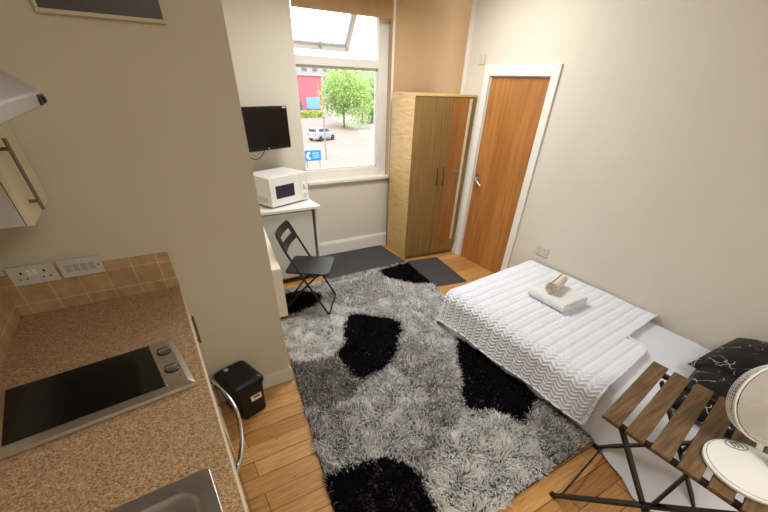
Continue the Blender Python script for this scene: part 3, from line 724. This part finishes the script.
me.polygons.add(NB * 2); me.polygons.foreach_set('loop_start', ls.astype(np.int32))
try: me.polygons.foreach_set('loop_total', np.tile([4, 3], NB).astype(np.int32))
except Exception: pass
me.update(calc_edges=True); me.validate()
ca = me.color_attributes.new('Col', 'FLOAT_COLOR', 'POINT')
shade = np.array([.85, .85, 1., 1., 1.15])  # roots darkened, tips brightened: shade between strands put into the colour
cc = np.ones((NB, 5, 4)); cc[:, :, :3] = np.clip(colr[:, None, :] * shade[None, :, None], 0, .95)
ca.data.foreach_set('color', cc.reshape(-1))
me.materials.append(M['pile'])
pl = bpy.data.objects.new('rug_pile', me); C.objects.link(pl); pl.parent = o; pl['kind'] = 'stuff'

# ================================================================== BED
BA, BB_, BC, BD = Vector((2.07, 2.25)), Vector((3.418, 2.405)), Vector((3.418, -.15)), Vector((2.13, -.15))
BZ = .345
def bquad(a, b):     # a across 0 (room side) .. 1 (wall), b along 0 (foot) .. 1 (head)
    p = (BA * (1 - a) + BB_ * a) * (1 - b) + (BD * (1 - a) + BC * a) * b
    return p
o = thing('low_double_bed', 'low double mattress with white sheet along the right wall', 'bed', (2.75, 1.1, 0))
cen = (BA + BB_ + BC + BD) / 4
def outline(off, z, n=48, r=.07, wob=0.0, flare=0.0):
    pts = []
    cs = [BB_, BA, BD, BC]
    P = []
    N4 = 4
    for i in range(N4):
        p0, p1 = cs[i], cs[(i + 1) % N4]
        for k in range(n):
            t_ = k / n; p = p0.lerp(p1, t_)
            P.append(p)
    out = []
    L_ = len(P)
    for i in range(L_):
        s = Vector((0, 0))
        for k in range(-3, 4): s += P[(i + k) % L_]
        p = s / 7
        d = (P[(i + 1) % L_] - P[i - 1]).normalized(); nrm = Vector((-d.y, d.x))
        if nrm.dot(p - cen) < 0: nrm = -nrm
        w_ = wob * noise.noise(Vector((p.x * 6, p.y * 6, z * 3)))
        of = off + w_
        if p.x > 3.3: of = min(of, 0.0)
        if flare and p.x < 2.4: of += flare * max(0.0, min(1.0, (.58 - p.y) / .42)) ** 1.4
        out.append((p.x + nrm.x * of, p.y + nrm.y * of, z))
    return out
def inset(k, z):
    return [(cen.x + (p[0] - cen.x) * k, cen.y + (p[1] - cen.y) * k, z) for p in outline(-.10, z)]
rings = [outline(-.02, .018), outline(.0, .03), outline(-.01, .22), outline(-.03, .28), outline(-.08, .32), inset(.7, .33), inset(.3, .33), inset(.02, .33)]
build(loft(rings, True), 'mattress', 'sheet', o, True, angle=80)
rings = [outline(.03, .017, wob=.04, flare=.20), outline(.028, .05, wob=.035, flare=.15), outline(.022, .12, wob=.03, flare=.085), outline(.008, .20, wob=.012, flare=.04), outline(-.008, .27, wob=.006), outline(-.03, .315), outline(-.06, .337), outline(-.10, .345)]
rings += [inset(1 - k / 14., .3455) for k in range(1, 14)]
R_ = []
for q_ in rings:
    R_.append([(x, y, z + (.010 * noise.noise(Vector((x * 5, y * 5, 1))) if z > .33 else 0)) for x, y, z in q_])
build(loft(R_), 'fitted_sheet', 'sheet', o, True, angle=80)

# --- quilted throw (param: p across from room side, q along from the foot)
def quilt_surface():
    Wd = (BB_ - BA).length; Ld = 2.4
    ovL, ovF = .235, .20
    st = .0054
    ps = np.arange(-ovL, Wd - .02, st); qs = np.arange(-ovF, 1.95, st)
    PP, QQ = np.meshgrid(ps, qs, indexing='ij')
    # cloth outline: near edge with a rounded notch
    near = 1.63 - (PP + ovL) * .055
    near = np.where(PP > .66, np.minimum(near, 1.485 + .09 * np.sqrt(np.clip(1 - ((PP - .66) / .09) ** 2, 0, 1))), near)
    near = np.where(PP > .75, 1.40 - (PP - .75) * .02, near)
    keep = QQ <= near
    r = .10; zt = BZ + .020
    # distance outside the inset rectangle
    cx, cy = np.clip(PP, r, None), np.clip(QQ, r, None)
    ex, ey = PP - cx, QQ - cy
    d = np.hypot(ex, ey); dn = np.maximum(d, 1e-9)
    ang = np.minimum(d / r, PI / 2)
    out = r * np.sin(ang) * 1.0; down = r * (1 - np.cos(ang)) + np.maximum(d - r * PI / 2, 0)
    flare = np.maximum(d - r * PI / 2, 0) * .22 + .012 * np.minimum(d / r, 1)
    out = out + flare
    a = cx + ex / dn * out; b = cy + ey / dn * out
    # herringbone quilting: rows run across the bed
    pitch = .047
    row = QQ / pitch; k = np.floor(row); fr_ = row - k
    sgn = np.where(k % 2 == 0, 1, -1)
    ph = PP / .030 + sgn * fr_ * 1.1
    puff = np.abs(np.sin(PI * ph)) ** .8 * (.30 + .70 * np.abs(np.sin(PI * fr_)) ** .5)
    hgt = puff * .016
    wr = np.array([noise.noise(Vector((x * 4, y * 4, 3))) for x, y in zip(PP.ravel(), QQ.ravel())]).reshape(PP.shape) * .008
    side = np.clip(d / r, 0, 1.57)
    nz = np.cos(np.minimum(side, 1.5)); nh = np.sin(np.minimum(side, 1.5))
    H = hgt + wr + .004
    # sag waves in the hanging hem
    wav = np.maximum(d - r, 0) * .05 * np.sin(QQ * 9 + 1.0)
    a = a + ex / dn * (H * nh + wav); b = b + ey / dn * (H * nh + wav * .5)
    z = zt - down + H * nz
    z = np.maximum(z, .03)
    # (a,b) to world
    ux = (BB_ - BA).normalized()
    X = np.zeros_like(a); Y = np.zeros_like(a)
    vf = b / (BA.y - BD.y)
    left = np.array([BA.x, BA.y])[None, None] * (1 - vf)[..., None] + np.array([BD.x, BD.y])[None, None] * vf[..., None]
    X = left[..., 0] + ux.x * a; Y = left[..., 1] + ux.y * a * (1 - .35 * vf)
    return X, Y, z, keep
X, Y, Z, keep = quilt_surface()
X = np.minimum(X, 3.426)
n0, n1 = X.shape
vid = np.full((n0, n1), -1); vid[keep] = np.arange(keep.sum())
ro = np.array([2.7, 1.5, .36])
verts = np.stack([X[keep], Y[keep], Z[keep]], 1) - ro
faces = []
for i in range(n0 - 1):
    for j in range(n1 - 1):
        f4 = (vid[i, j], vid[i + 1, j], vid[i + 1, j + 1], vid[i, j + 1])
        if min(f4) >= 0: faces.append(tuple(int(x) for x in f4))
o = thing('quilted_bedspread', 'white herringbone quilted bedspread over the foot of the bed', 'bedspread', tuple(ro))
mesh_np('quilted_cloth', verts, faces, 'quilt', o)
# bound edge along the near side and hem
edge = []
for i in range(n0):
    js = np.where(keep[i])[0]
    edge.append((X[i, js[-1]] - ro[0], Y[i, js[-1]] - ro[1], Z[i, js[-1]] - ro[2] + .001))
hem = [(X[0, j] - ro[0], Y[0, j] - ro[1], Z[0, j] - ro[2]) for j in range(0, n1) if keep[0, j]]
m = MB(); m.tube([(x, y, z + .003) for x, y, z in edge[::4]], .008, 6); m.tube(hem[::4], .008, 6)
build(m, 'bound_edge', 'quilt_edge', o)

# --- towels
def towel_stack(T):
    m = MB()
    for k, (hx_, hy_, z0_, z1_) in enumerate(((.15, .19, 0, .030), (.152, .193, .030, .060), (.15, .19, .060, .088))):
        m.box(-hx_, hx_, -hy_, hy_, z0_, z1_, .0135, 3)
    return m
tz = BZ + .034
o = thing('folded_towel', 'folded white bath towel lying on the bedspread', 'towel', (2.865, 1.59, tz), math.radians(0))
r = []
build(towel_stack(None), 'folded_layers', 'towel', o)
build(MB().tube([(-.148, -.186, .044), (-.148, .186, .044)], .043, 14), 'rolled_fold', 'towel', o)
o = thing('rolled_face_cloth', 'small rolled white face cloth on top of the folded towel', 'towel', (2.85, 1.64, tz + .089), math.radians(18))
m = MB(); b = m.bm
def spiral(u, v):
    a = u * 2 * PI * 3.2; rr = .012 + .046 * u
    return (-.13 + .26 * v + .008 * math.sin(a), rr * math.cos(a), .058 + rr * math.sin(a))
m.grid(spiral, 90, 6); bmesh.ops.solidify(b, geom=b.faces[:], thickness=.007)
build(m, 'rolled_layers', 'towel_warm', o)

# --- pillows
def pillow(w_, h_, t_):
    m = MB(); b = m.bm; n = 28
    top = {}
    for sgn in (1, -1):
        for i in range(n + 1):
            for j in range(n + 1):
                u_, v2 = i / n * 2 - 1, j / n * 2 - 1
                e_ = (1 - abs(u_) ** 2.6) ** .5 * (1 - abs(v2) ** 2.6) ** .5 if max(abs(u_), abs(v2)) < 1 else 0
                pin = 1 - .07 * (1 - abs(u_)) * 0 
                x = u_ * w_ / 2 * (1 - .06 * (1 - v2 * v2) * abs(u_) ** 3); y = v2 * h_ / 2 * (1 - .06 * (1 - u_ * u_) * abs(v2) ** 3)
                z = sgn * t_ / 2 * e_ * (1 + .10 * noise.noise(Vector((u_ * 2, v2 * 2, sgn * 3))))
                if e_ == 0 and sgn == -1: top[(sgn, i, j)] = top[(1, i, j)]
                else: top[(sgn, i, j)] = b.verts.new((x, y, z))
        for i in range(n):
            for j in range(n):
                q4 = [top[(sgn, i, j)], top[(sgn, i + 1, j)], top[(sgn, i + 1, j + 1)], top[(sgn, i, j + 1)]]
                b.faces.new(q4 if sgn == 1 else q4[::-1])
    return m
for nm, lab, loc, rot in (('marbled_pillow', 'black marble print pillow at back against the wall', (3.09, .25, .505), (math.radians(-12), math.radians(-2), math.radians(-3))),
                          ('marbled_pillow', 'black marble print pillow lying in front of the other one', (2.64, .20, .43), (math.radians(0), math.radians(-4), math.radians(6)))):
    p = build(pillow(.66, .44, .17), nm, 'marble', None, angle=80, label=lab, cat='pillow', group='black pillows at the head of bed')
    p.location = loc; p.rotation_euler = rot

# ================================================================== SLATTED TABLE + FAN
ta = math.radians(2.2)
TZ = .72
o = thing('folding_slat_table', 'brown slatted folding bistro table with black metal legs beside bed', 'table', (1.80, .121, 0), ta)
TABLE = o
SL, SP, SWD = .65, .1075, .080
for k in range(6):
    y = .3255 - SWD / 2 - k * SP
    build(MB().box(-SL / 2, SL / 2, y - SWD / 2, y + SWD / 2, TZ - .018, TZ, .003), 'slat', 'slat', o)
half = .3255
for sx in (-.285, .285):
    build(MB().box(sx - .012, sx + .012, -half + .02, half - .02, TZ - .042, TZ - .0185, .002), 'top_rail', 'black_metal', o)
for sx in (-.312, .250):
    build(MB().tube([(sx, .315, .012), (sx, -.235, TZ - .035)], .01, flat=(.013, .032), up=(1, 0, 0)), 'leg', 'black_metal', o)
for sx in (-.288, .228):
    build(MB().tube([(sx, .235, TZ - .035), (sx, -.315, .012)], .01, flat=(.013, .032), up=(1, 0, 0)), 'leg', 'black_metal', o)
    build(MB().tube([(sx * 1.04, -.03, .36), (sx * 1.04, -.04, TZ - .03)], .01, flat=(.013, .036), up=(1, 0, 0)), 'brace', 'black_metal', o)
build(MB().cyl((-.312, .285, .04), (.250, .285, .04), .006), 'stretcher', 'black_metal', o)
build(MB().cyl((-.288, -.285, .04), (.228, -.285, .04), .006), 'stretcher', 'black_metal', o)
for sx, y in ((-.312, .318), (.250, .318), (-.288, -.318), (.228, -.318)):
    build(MB().box(sx - .012, sx + .012, y - .02, y + .02, 0, .022, .004), 'foot_cap', 'black_plastic', o)

SHR = Matrix.Identity(4); SHR[1][0] = math.tan(math.radians(7.0))
for c_ in TABLE.children: c_.data.transform(SHR)
fx, fy = 1.69, -.085
o = thing('desk_fan', 'white round based desk fan standing on the slatted table', 'fan', (fx, fy, TZ), math.radians(0))
base = build(MB().lathe([(.139, 0), (.152, .006), (.154, .016), (.150, .022), (.139, .028), (.09, .036), (.04, .042), (.03, .044)], 56), 'fan_base', 'white_plastic', o)
build(MB().tube([(.1455 * math.cos(a), .1455 * math.sin(a), .0245) for a in [2 * PI * k / 48 for k in range(48)]], .0011, 6, closed=True), 'rim_line', 'grey_ink', base)
# round emblem with three upright strokes
m = MB()
def em(u_, v2, h_=.0385):      # a point on the base, u along the emblem, v across it
    c_ = Vector((.075, .082, 0)); e1 = Vector((.78, -.62, 0)); e2 = Vector((.62, .78, 0)); p_ = c_ + e1 * u_ + e2 * v2
    rr = math.hypot(p_.x, p_.y); p_.z = .0365 + (.09 - rr) * (.006 / .05) + .001 - max(0, rr - .09) * .06; return p_
m.tube([em(.040 * math.cos(a), .030 * math.sin(a)) for a in [2 * PI * k / 32 for k in range(32)]], .0018, 6, closed=True)
for k in (-1, 0, 1): m.tube([em(k * .016, -.016), em(k * .016, .016)], .0028, 6)
m.tube([em(-.016, .016), em(.016, .016)], .0028, 6)
build(m, 'emblem', 'grey_ink', base)
build(MB().tube([(.06, -.05, .03), (.06, -.045, .10), (.06, -.03, .17)], [.03, .022, .02], 16), 'fan_stem', 'white_plastic', o)
# head
fn = Vector((-.5, -.5, .4)).normalized()
hc = Vector((.145, .07, .245))
zax = fn; xax = Vector((0, 0, 1)).cross(zax).normalized(); yax = zax.cross(xax)
TH_ = Matrix.Translation(hc) @ Matrix((xax, yax, zax)).transposed().to_4x4()
R0 = .165
m = MB()
def cage_pt(r_, z_, a): return TH_ @ Vector((r_ * math.cos(a), r_ * math.sin(a), z_))
def ring(mb, r_, z_, w_, n=56): mb.tube([cage_pt(r_, z_, 2 * PI * k / n) for k in range(n)], w_, 6, closed=True)
profc = [(.030, -.085), (.08, -.098), (.125, -.085), (.155, -.06), (R0, -.02), (R0, .0)]
for k in range(72):
    a = 2 * PI * k / 72; m.tube([cage_pt(r_, z_, a) for r_, z_ in profc], .0011, 4)
for r_, z_ in ((.08, -.098), (.105, -.091), (.125, -.085), (.14, -.072), (.155, -.06), (.158, -.048), (.161, -.036), (R0, -.02), (R0, -.01)): ring(m, r_, z_, .0014)
build(m, 'rear_grille', 'white_plastic', o)
m = MB(); ring(m, R0 + .001, .002, .005)
build(m, 'grille_rim', 'white_plastic', o)
m = MB()
for k in range(34): ring(m, .022 + k * .0042, .012 + .008 * (1 - k / 34.), .00165, 48)
for k in range(6):
    a = 2 * PI * k / 6; m.tube([cage_pt(r_, z_, a) for r_, z_ in ((.02, .02), (.08, .016), (R0, .003))], .002, 5)
build(m, 'front_grille', 'grille_grey', o)
build(MB().lathe([(.024, .018), (.024, .023), (.016, .026)], 24, TH_), 'hub_cap', 'white_plastic', o)
build(MB().lathe([(.045, -.15), (.05, -.13), (.05, -.09), (.03, -.08), (.012, -.03)], 24, TH_), 'motor_housing', 'white_plastic', o)
build(MB().tube([Vector((.06, -.03, .165)), TH_ @ Vector((0, -.02, -.11))], .018, 12), 'tilt_joint', 'white_plastic', o)
for k in range(3):
    m = MB(); a0 = 2 * PI * k / 3
    m.grid(lambda u_, v2: TH_ @ Vector(((.025 + .122 * u_) * math.cos(a0 + (v2 - .5) * 1.7 * (.6 + .4 * u_)), (.025 + .122 * u_) * math.sin(a0 + (v2 - .5) * 1.7 * (.6 + .4 * u_)), -.025 + .03 * (v2 - .5))), 8, 10)
    bmesh.ops.solidify(m.bm, geom=m.bm.faces[:], thickness=.002)
    build(m, 'fan_blade', 'mid_grey', o)

# ================================================================== STREET OUTSIDE
GZ = -3.6
build(MB().box(-60, 120, 5.2, 220, GZ - .3, GZ), 'street_ground', 'pavement', None, smooth=False, kind='structure', label='pale sunlit pavement and ground of the street outside', cat='ground')
m = MB(); m.prism([(5.0, 10), (14.5, 14), (25.0, 45), (38, 95), (50, 150), (38, 150), (27, 95), (15.5, 50)], 2, GZ, GZ + .02)
build(m, 'street_road', 'road', None, smooth=False, origin=(20, 50, GZ), kind='structure', label='sunlit road running away from the window', cat='road')
m = MB()
for k in range(9):
    y = 18 + k * 8; x = 10.3 + (y - 12) * .245; m.prism([(x, y), (x + .15, y), (x + 1.1, y + 3.6), (x + .95, y + 3.6)], 2, GZ + .02, GZ + .03)
build(m, 'lane_markings', 'roadline', None, smooth=False, origin=(20, 50, GZ), kind='structure', label='dashed white lane line on the road', cat='road marking')
# trees
def tree(x, y, h, cw, label, mat, nleaf=2600, seed=1):
    rnd = random.Random(seed)
    t_ = thing('street_tree', label, 'tree', (x, y, GZ), 0, 'trees along the street')
    tr = MB(); tr.tube([(0, 0, 0), (.05, 0, h * .3), (-.05, .05, h * .62)], [.17, .13, .06], 8)
    for k in range(5):
        a = k * 1.26; tr.tube([(0, 0, h * .35), (cw * .25 * math.cos(a), cw * .25 * math.sin(a), h * .65)], [.07, .03], 6)
    build(tr, 'trunk', 'bark', t_)
    blobs = [(rnd.uniform(-.5, .5) * cw * .6, rnd.uniform(-.5, .5) * cw * .6, h * rnd.uniform(.36, .86), cw * rnd.uniform(.2, .32)) for _ in range(13)]
    V_, F_ = [], []
    for i in range(nleaf):
        bx_, by_, bz_, br = rnd.choice(blobs)
        d_ = Vector((rnd.gauss(0, 1), rnd.gauss(0, 1), rnd.gauss(0, 1))).normalized() * br * rnd.uniform(.6, 1.05)
        c_ = Vector((bx_, by_, bz_)) + d_
        a1 = Vector((rnd.gauss(0, 1), rnd.gauss(0, 1), rnd.gauss(0, 1))).normalized(); a2 = a1.orthogonal().normalized(); s_ = rnd.uniform(.09, .17)
        n_ = len(V_)
        for sx_, sy_ in ((1, 0), (0, .6), (-1, 0), (0, -.6)): V_.append(tuple(c_ + a1 * s_ * sx_ + a2 * s_ * sy_))
        F_.append((n_, n_ + 1, n_ + 2, n_ + 3))
    cr = mesh_np('crown', V_, F_, mat, t_, smooth=False)
    return t_
tree(26.6, 56, 6.4, 8.2, 'large yellow green tree in the middle of window view', 'leaf', 10400, 3)
tree(35.2, 63, 6.6, 7.0, 'blue green tree right of the large one outside', 'leaf_b', 10000, 5)
tree(36.8, 54, 6.4, 6.0, 'bushy green tree at the right edge of the window view', 'leaf', 7200, 6)
tree(43.5, 78, 7.0, 6.0, 'distant green tree behind the large one', 'leaf_b', 6000, 8)
tree(24.6, 74, 3.6, 3.2, 'small tree at the left of the window below red facade', 'leaf', 1200, 9)
def hedge(x, y, l, h, a, label):
    rnd = random.Random(int(x * 7)); V_, F_ = [], []
    t_ = thing('street_hedge', label, 'hedge', (x, y, GZ), a)
    for i in range(1100):
        c_ = Vector((rnd.uniform(-l / 2, l / 2), rnd.uniform(-.6, .6), h * rnd.uniform(.1, 1)))
        a1 = Vector((rnd.gauss(0, 1), rnd.gauss(0, 1), rnd.gauss(0, 1))).normalized(); a2 = a1.orthogonal().normalized(); n_ = len(V_)
        for sx_, sy_ in ((1, 0), (0, .7), (-1, 0), (0, -.7)): V_.append(tuple(c_ + a1 * .2 * sx_ + a2 * .2 * sy_))
        F_.append((n_, n_ + 1, n_ + 2, n_ + 3))
    mesh_np('leaves', V_, F_, 'hedge', t_, smooth=False)
    build(MB().box(-l / 2 + .1, l / 2 - .1, -.5, .5, 0, h * .85, .15), 'inner_twigs', 'leaf', t_)
hedge(28.3, 74, 5.0, 1.0, 0.1, 'yellow green hedge below the blue board across the road')
hedge(38.4, 66.5, 6.0, 1.3, 1.2, 'yellow green hedge under the trees at right')
# buildings
o = thing('red_shopfront', 'red facade building at the far end of the street', 'building', (29.5, 82, GZ))
build(MB().box(27.6, 33.5, 80, 88, GZ, 2.35), 'wall', 'red_board', o, True, smooth=False)
build(MB().box(27.4, 33.7, 79.8, 88.2, 2.35, 2.6, .05), 'parapet', 'render_white', o, True)
for k in range(3): build(MB().box(28.1 + k * 1.8, 29.2 + k * 1.8, 79.95, 80.02, GZ, GZ + 2.2), 'doorway', 'pane_dark', o, True, smooth=False)
o = thing('white_terrace', 'white building with many windows behind the red facade', 'building', (34, 100, GZ))
build(MB().box(24, 60, 98, 110, GZ, 5.0), 'wall', 'render_white', o, True, smooth=False)
for k in range(12):
    for z in (1.2, 3.3): build(MB().box(26 + k * 2.6, 27.2 + k * 2.6, 97.95, 98.02, z, z + 1.2), 'window', 'pane_dark', o, True, smooth=False)
o = thing('blue_hoarding', 'blue board in front of the red facade', 'hoarding', (29, 76, GZ))
build(MB().box(28.6, 31.3, 75.9, 76.1, GZ + 1.2, GZ + 2.9, .02), 'board', 'blue_van', o, True)
for px_ in (28.8, 30.9): build(MB().box(px_, px_ + .15, 75.95, 76.05, GZ, GZ + 1.3), 'post', 'pole', o, True)
o = thing('pale_office', 'pale building on the left edge of the window view', 'building', (22, 84, GZ))
build(MB().box(18, 26.2, 82, 92, GZ, 2.2), 'wall', 'render_white', o, True, smooth=False)
for k in range(3): build(MB().box(19 + k * 2.4, 20.4 + k * 2.4, 81.95, 82.02, -.6, 1.0), 'window', 'pane_dark', o, True, smooth=False)
# car, seen from behind
o = thing('parked_car', 'pale hatchback car on the road seen from behind', 'car', (18.3, 44.6, GZ + .02), math.radians(-62))
o.scale = (.86, .86, .86)
def carbody():
    secs = []
    for y, w_, zb, zm, ztop, wt_ in ((-2.0, .80, .35, .85, .90, .70), (-1.9, .86, .28, .92, 1.05, .70), (-1.55, .88, .25, .95, 1.42, .60), (-.6, .88, .25, .93, 1.48, .62), (.3, .88, .25, .92, 1.42, .62), (.95, .87, .25, .90, .95, .70), (1.8, .82, .28, .75, .78, .70), (2.0, .74, .36, .62, .64, .6)):
        secs.append([(w_ * .9, y, zb), (w_, y, zb + .15), (w_, y, zm - .1), (w_ * .96, y, zm), (wt_, y, ztop), (-wt_, y, ztop), (-w_ * .96, y, zm), (-w_, y, zm - .1), (-w_, y, zb + .15), (-w_ * .9, y, zb)])
    return loft(secs, True)
build(carbody(), 'body', 'car_paint', o, angle=30)
build(MB().prism([(-.60, 1.04), (.60, 1.04), (.52, 1.36), (-.52, 1.36)], 1, -1.92, -1.60), 'rear_window', 'car_glass', o)
for sx in (-1, 1):
    build(MB().prism([(-1.45, 1.0), (.75, 1.0), (.2, 1.36), (-1.35, 1.38)], 0, sx * .70, sx * .80), 'side_window', 'car_glass', o)
    build(MB().box(sx * .62 - .12, sx * .62 + .12, -2.02, -1.88, .72, .9, .02), 'tail_lamp', 'car_lamp', o)
    for y in (-1.3, 1.25): build(MB().tube([(sx * .72, y, .31), (sx * .90, y, .31)], .31, 20), 'wheel', 'tyre', o)
build(MB().box(-.26, .26, -2.03, -1.98, .55, .67, .01), 'number_plate', 'sign_white', o)
# blue direction sign
o = thing('blue_road_sign', 'blue road sign with white crescent symbol and lines', 'sign', (9.16, 24, GZ))
for px_ in (8.75, 9.6): build(MB().cyl((px_, 24.06, GZ), (px_, 24.06, -1.6), .04), 'post', 'pole', o, True)
bd = build(MB().box(8.62, 9.70, 24.0, 24.03, -2.16, -1.58, .01), 'board', 'sign_blue', o, True)
cpts = []
for k in range(15): a = math.radians(70 + 220 * k / 14); cpts.append((8.90 + .17 * math.cos(a), -1.87 + .19 * math.sin(a)))
for k in range(15): a = math.radians(290 - 220 * k / 14); cpts.append((8.96 + .11 * math.cos(a), -1.87 + .135 * math.sin(a)))
build(MB().prism(cpts, 1, 23.985, 24.0), 'crescent', 'sign_white', bd, True, smooth=False)
m = MB()
for z in (-1.74, -1.86, -1.98): m.box(9.12, 9.56, 23.985, 24.0, z - .02, z + .02)
build(m, 'lettering', plain('sign_pale', rgb(120, 190, 230), .5), bd, True, smooth=False)
# poles and a litter bin
for (x, y, h_, lab) in ((13.6, 32.5, 3.1, 'thin grey pole beside the road just below the car'), (38.0, 70, 5.0, 'tall grey lamp post among the trees'), (27.5, 44, 2.6, 'short grey post on the right hand pavement')):
    o = thing('street_pole', lab, 'pole', (x, y, GZ), 0, 'street posts')
    build(MB().cyl((0, 0, 0), (0, 0, h_), .07), 'shaft', 'pole', o); build(MB().ball((0, 0, h_), .12, 2), 'cap', 'pole', o)
o = thing('litter_bin', 'grey street bin at the left edge of the window', 'bin', (10.9, 31.5, GZ))
build(MB().lathe([(.3, 0), (.34, .1), (.34, 1.0), (.3, 1.05)], 20), 'drum', 'pole', o); build(MB().lathe([(.36, 1.05), (.36, 1.12), (.2, 1.25)], 20), 'hood', 'mid_grey', o)
# pedestrians
def person(x, y, rz, cm, label):
    o = thing('person', label, 'person', (x, y, GZ), rz)
    P_ = [(0, 0, .95), (0, 0, 1.2), (0, 0, 1.42), (0, 0, 1.52), (0, .02, 1.66), (.2, 0, 1.40), (.27, .02, 1.12), (.26, .1, .88), (-.2, 0, 1.40), (-.27, -.02, 1.12), (-.26, .0, .88), (.1, 0, .90), (.11, .12, .5), (.11, .02, .08), (.11, .15, .03), (-.1, 0, .90), (-.11, -.06, .5), (-.11, -.22, .1), (-.11, -.10, .03)]
    E_ = [(0, 1), (1, 2), (2, 3), (3, 4), (2, 5), (5, 6), (6, 7), (2, 8), (8, 9), (9, 10), (0, 11), (11, 12), (12, 13), (13, 14), (0, 15), (15, 16), (16, 17), (17, 18)]
    R_ = [.15, .14, .15, .06, .10, .07, .05, .04, .07, .05, .04, .10, .075, .05, .045, .10, .075, .05, .045]
    me = bpy.data.meshes.new('body'); me.from_pydata(P_, E_, []); ob = bpy.data.objects.new('body', me); C.objects.link(ob)
    md = ob.modifiers.new('Skin', 'SKIN'); ob.modifiers.new('Sub', 'SUBSURF').render_levels = 1
    for i, r_ in enumerate(R_): me.skin_vertices[0].data[i].radius = (r_, r_ * .85)
    me.skin_vertices[0].data[0].use_root = True
    me.materials.append(M[cm]); ob.parent = o
    build(MB().ball((0, .01, 1.73), .105, 2, (.95, 1, .8)), 'hair', 'hair', o)
person(34.2, 79.5, .3, 'cloth_dark', 'person in dark clothes walking across the far road')
person(32.6, 61.5, 1.2, 'cloth_red', 'person in red brown clothes walking under the trees')
person(33.6, 61.0, -.8, 'cloth_dark', 'person in dark clothes under the trees beside another walker')

# ================================================================== LIGHT
wd_ = bpy.data.worlds.new('World'); bpy.context.scene.world = wd_; wd_.use_nodes = True
bg = wd_.node_tree.nodes['Background']; bg.inputs[0].default_value = (.93, .97, 1.0, 1); bg.inputs[1].default_value = 3.6
sun = bpy.data.lights.new('sun', 'SUN'); sun.energy = 4.0; sun.angle = .01; sun.color = (1, .95, .86)
so = bpy.data.objects.new('sun', sun); C.objects.link(so); so.rotation_euler = (math.radians(42), 0, math.radians(-35))
pt = bpy.data.lights.new('window_portal', 'AREA'); pt.shape = 'RECTANGLE'; pt.size = 1.14; pt.size_y = 1.9; pt.cycles.is_portal = True
po = bpy.data.objects.new('window_portal', pt); C.objects.link(po); po.location = ((WX0 + WX1) / 2, YB + .27, 1.85); po.rotation_euler = (math.radians(-90), 0, 0)
def area(name, loc, rot, sx, sy, power, col):
    a = bpy.data.lights.new(name, 'AREA'); a.shape = 'RECTANGLE'; a.size = sx; a.size_y = sy; a.energy = power; a.color = col
    ob = bpy.data.objects.new(name, a); C.objects.link(ob); ob.location = loc; ob.rotation_euler = rot; return ob
area('far_fill', (2.05, 3.25, ZC - .10), (math.radians(-14), 0, 0), 1.4, .7, 58, (1, .995, .985))  # added fill with no fitting, brightens the bed and far walls
area('kitchen_fill', (1.0, -.9, ZC - .03), (0, 0, 0), 1.2, 1.2, 46, (1, .97, .91))  # added fill behind the camera, brightens the kitchen end; no fitting there

# ================================================================== CAMERA
cam = bpy.data.cameras.new('camera'); cam.sensor_width = 36; cam.lens = 36 * FPX / 768; cam.shift_y = (PY - 256) / 768; cam.clip_start = .02; cam.clip_end = 500
co = bpy.data.objects.new('camera', cam); C.objects.link(co)
mw = Matrix((CR, -CD, -CF)).transposed().to_4x4(); mw.translation = Vector((0, 0, EYE)); co.matrix_world = mw
bpy.context.scene.camera = co
vs = bpy.context.scene.view_settings
vs.view_transform = 'Standard'; vs.exposure = 0.0
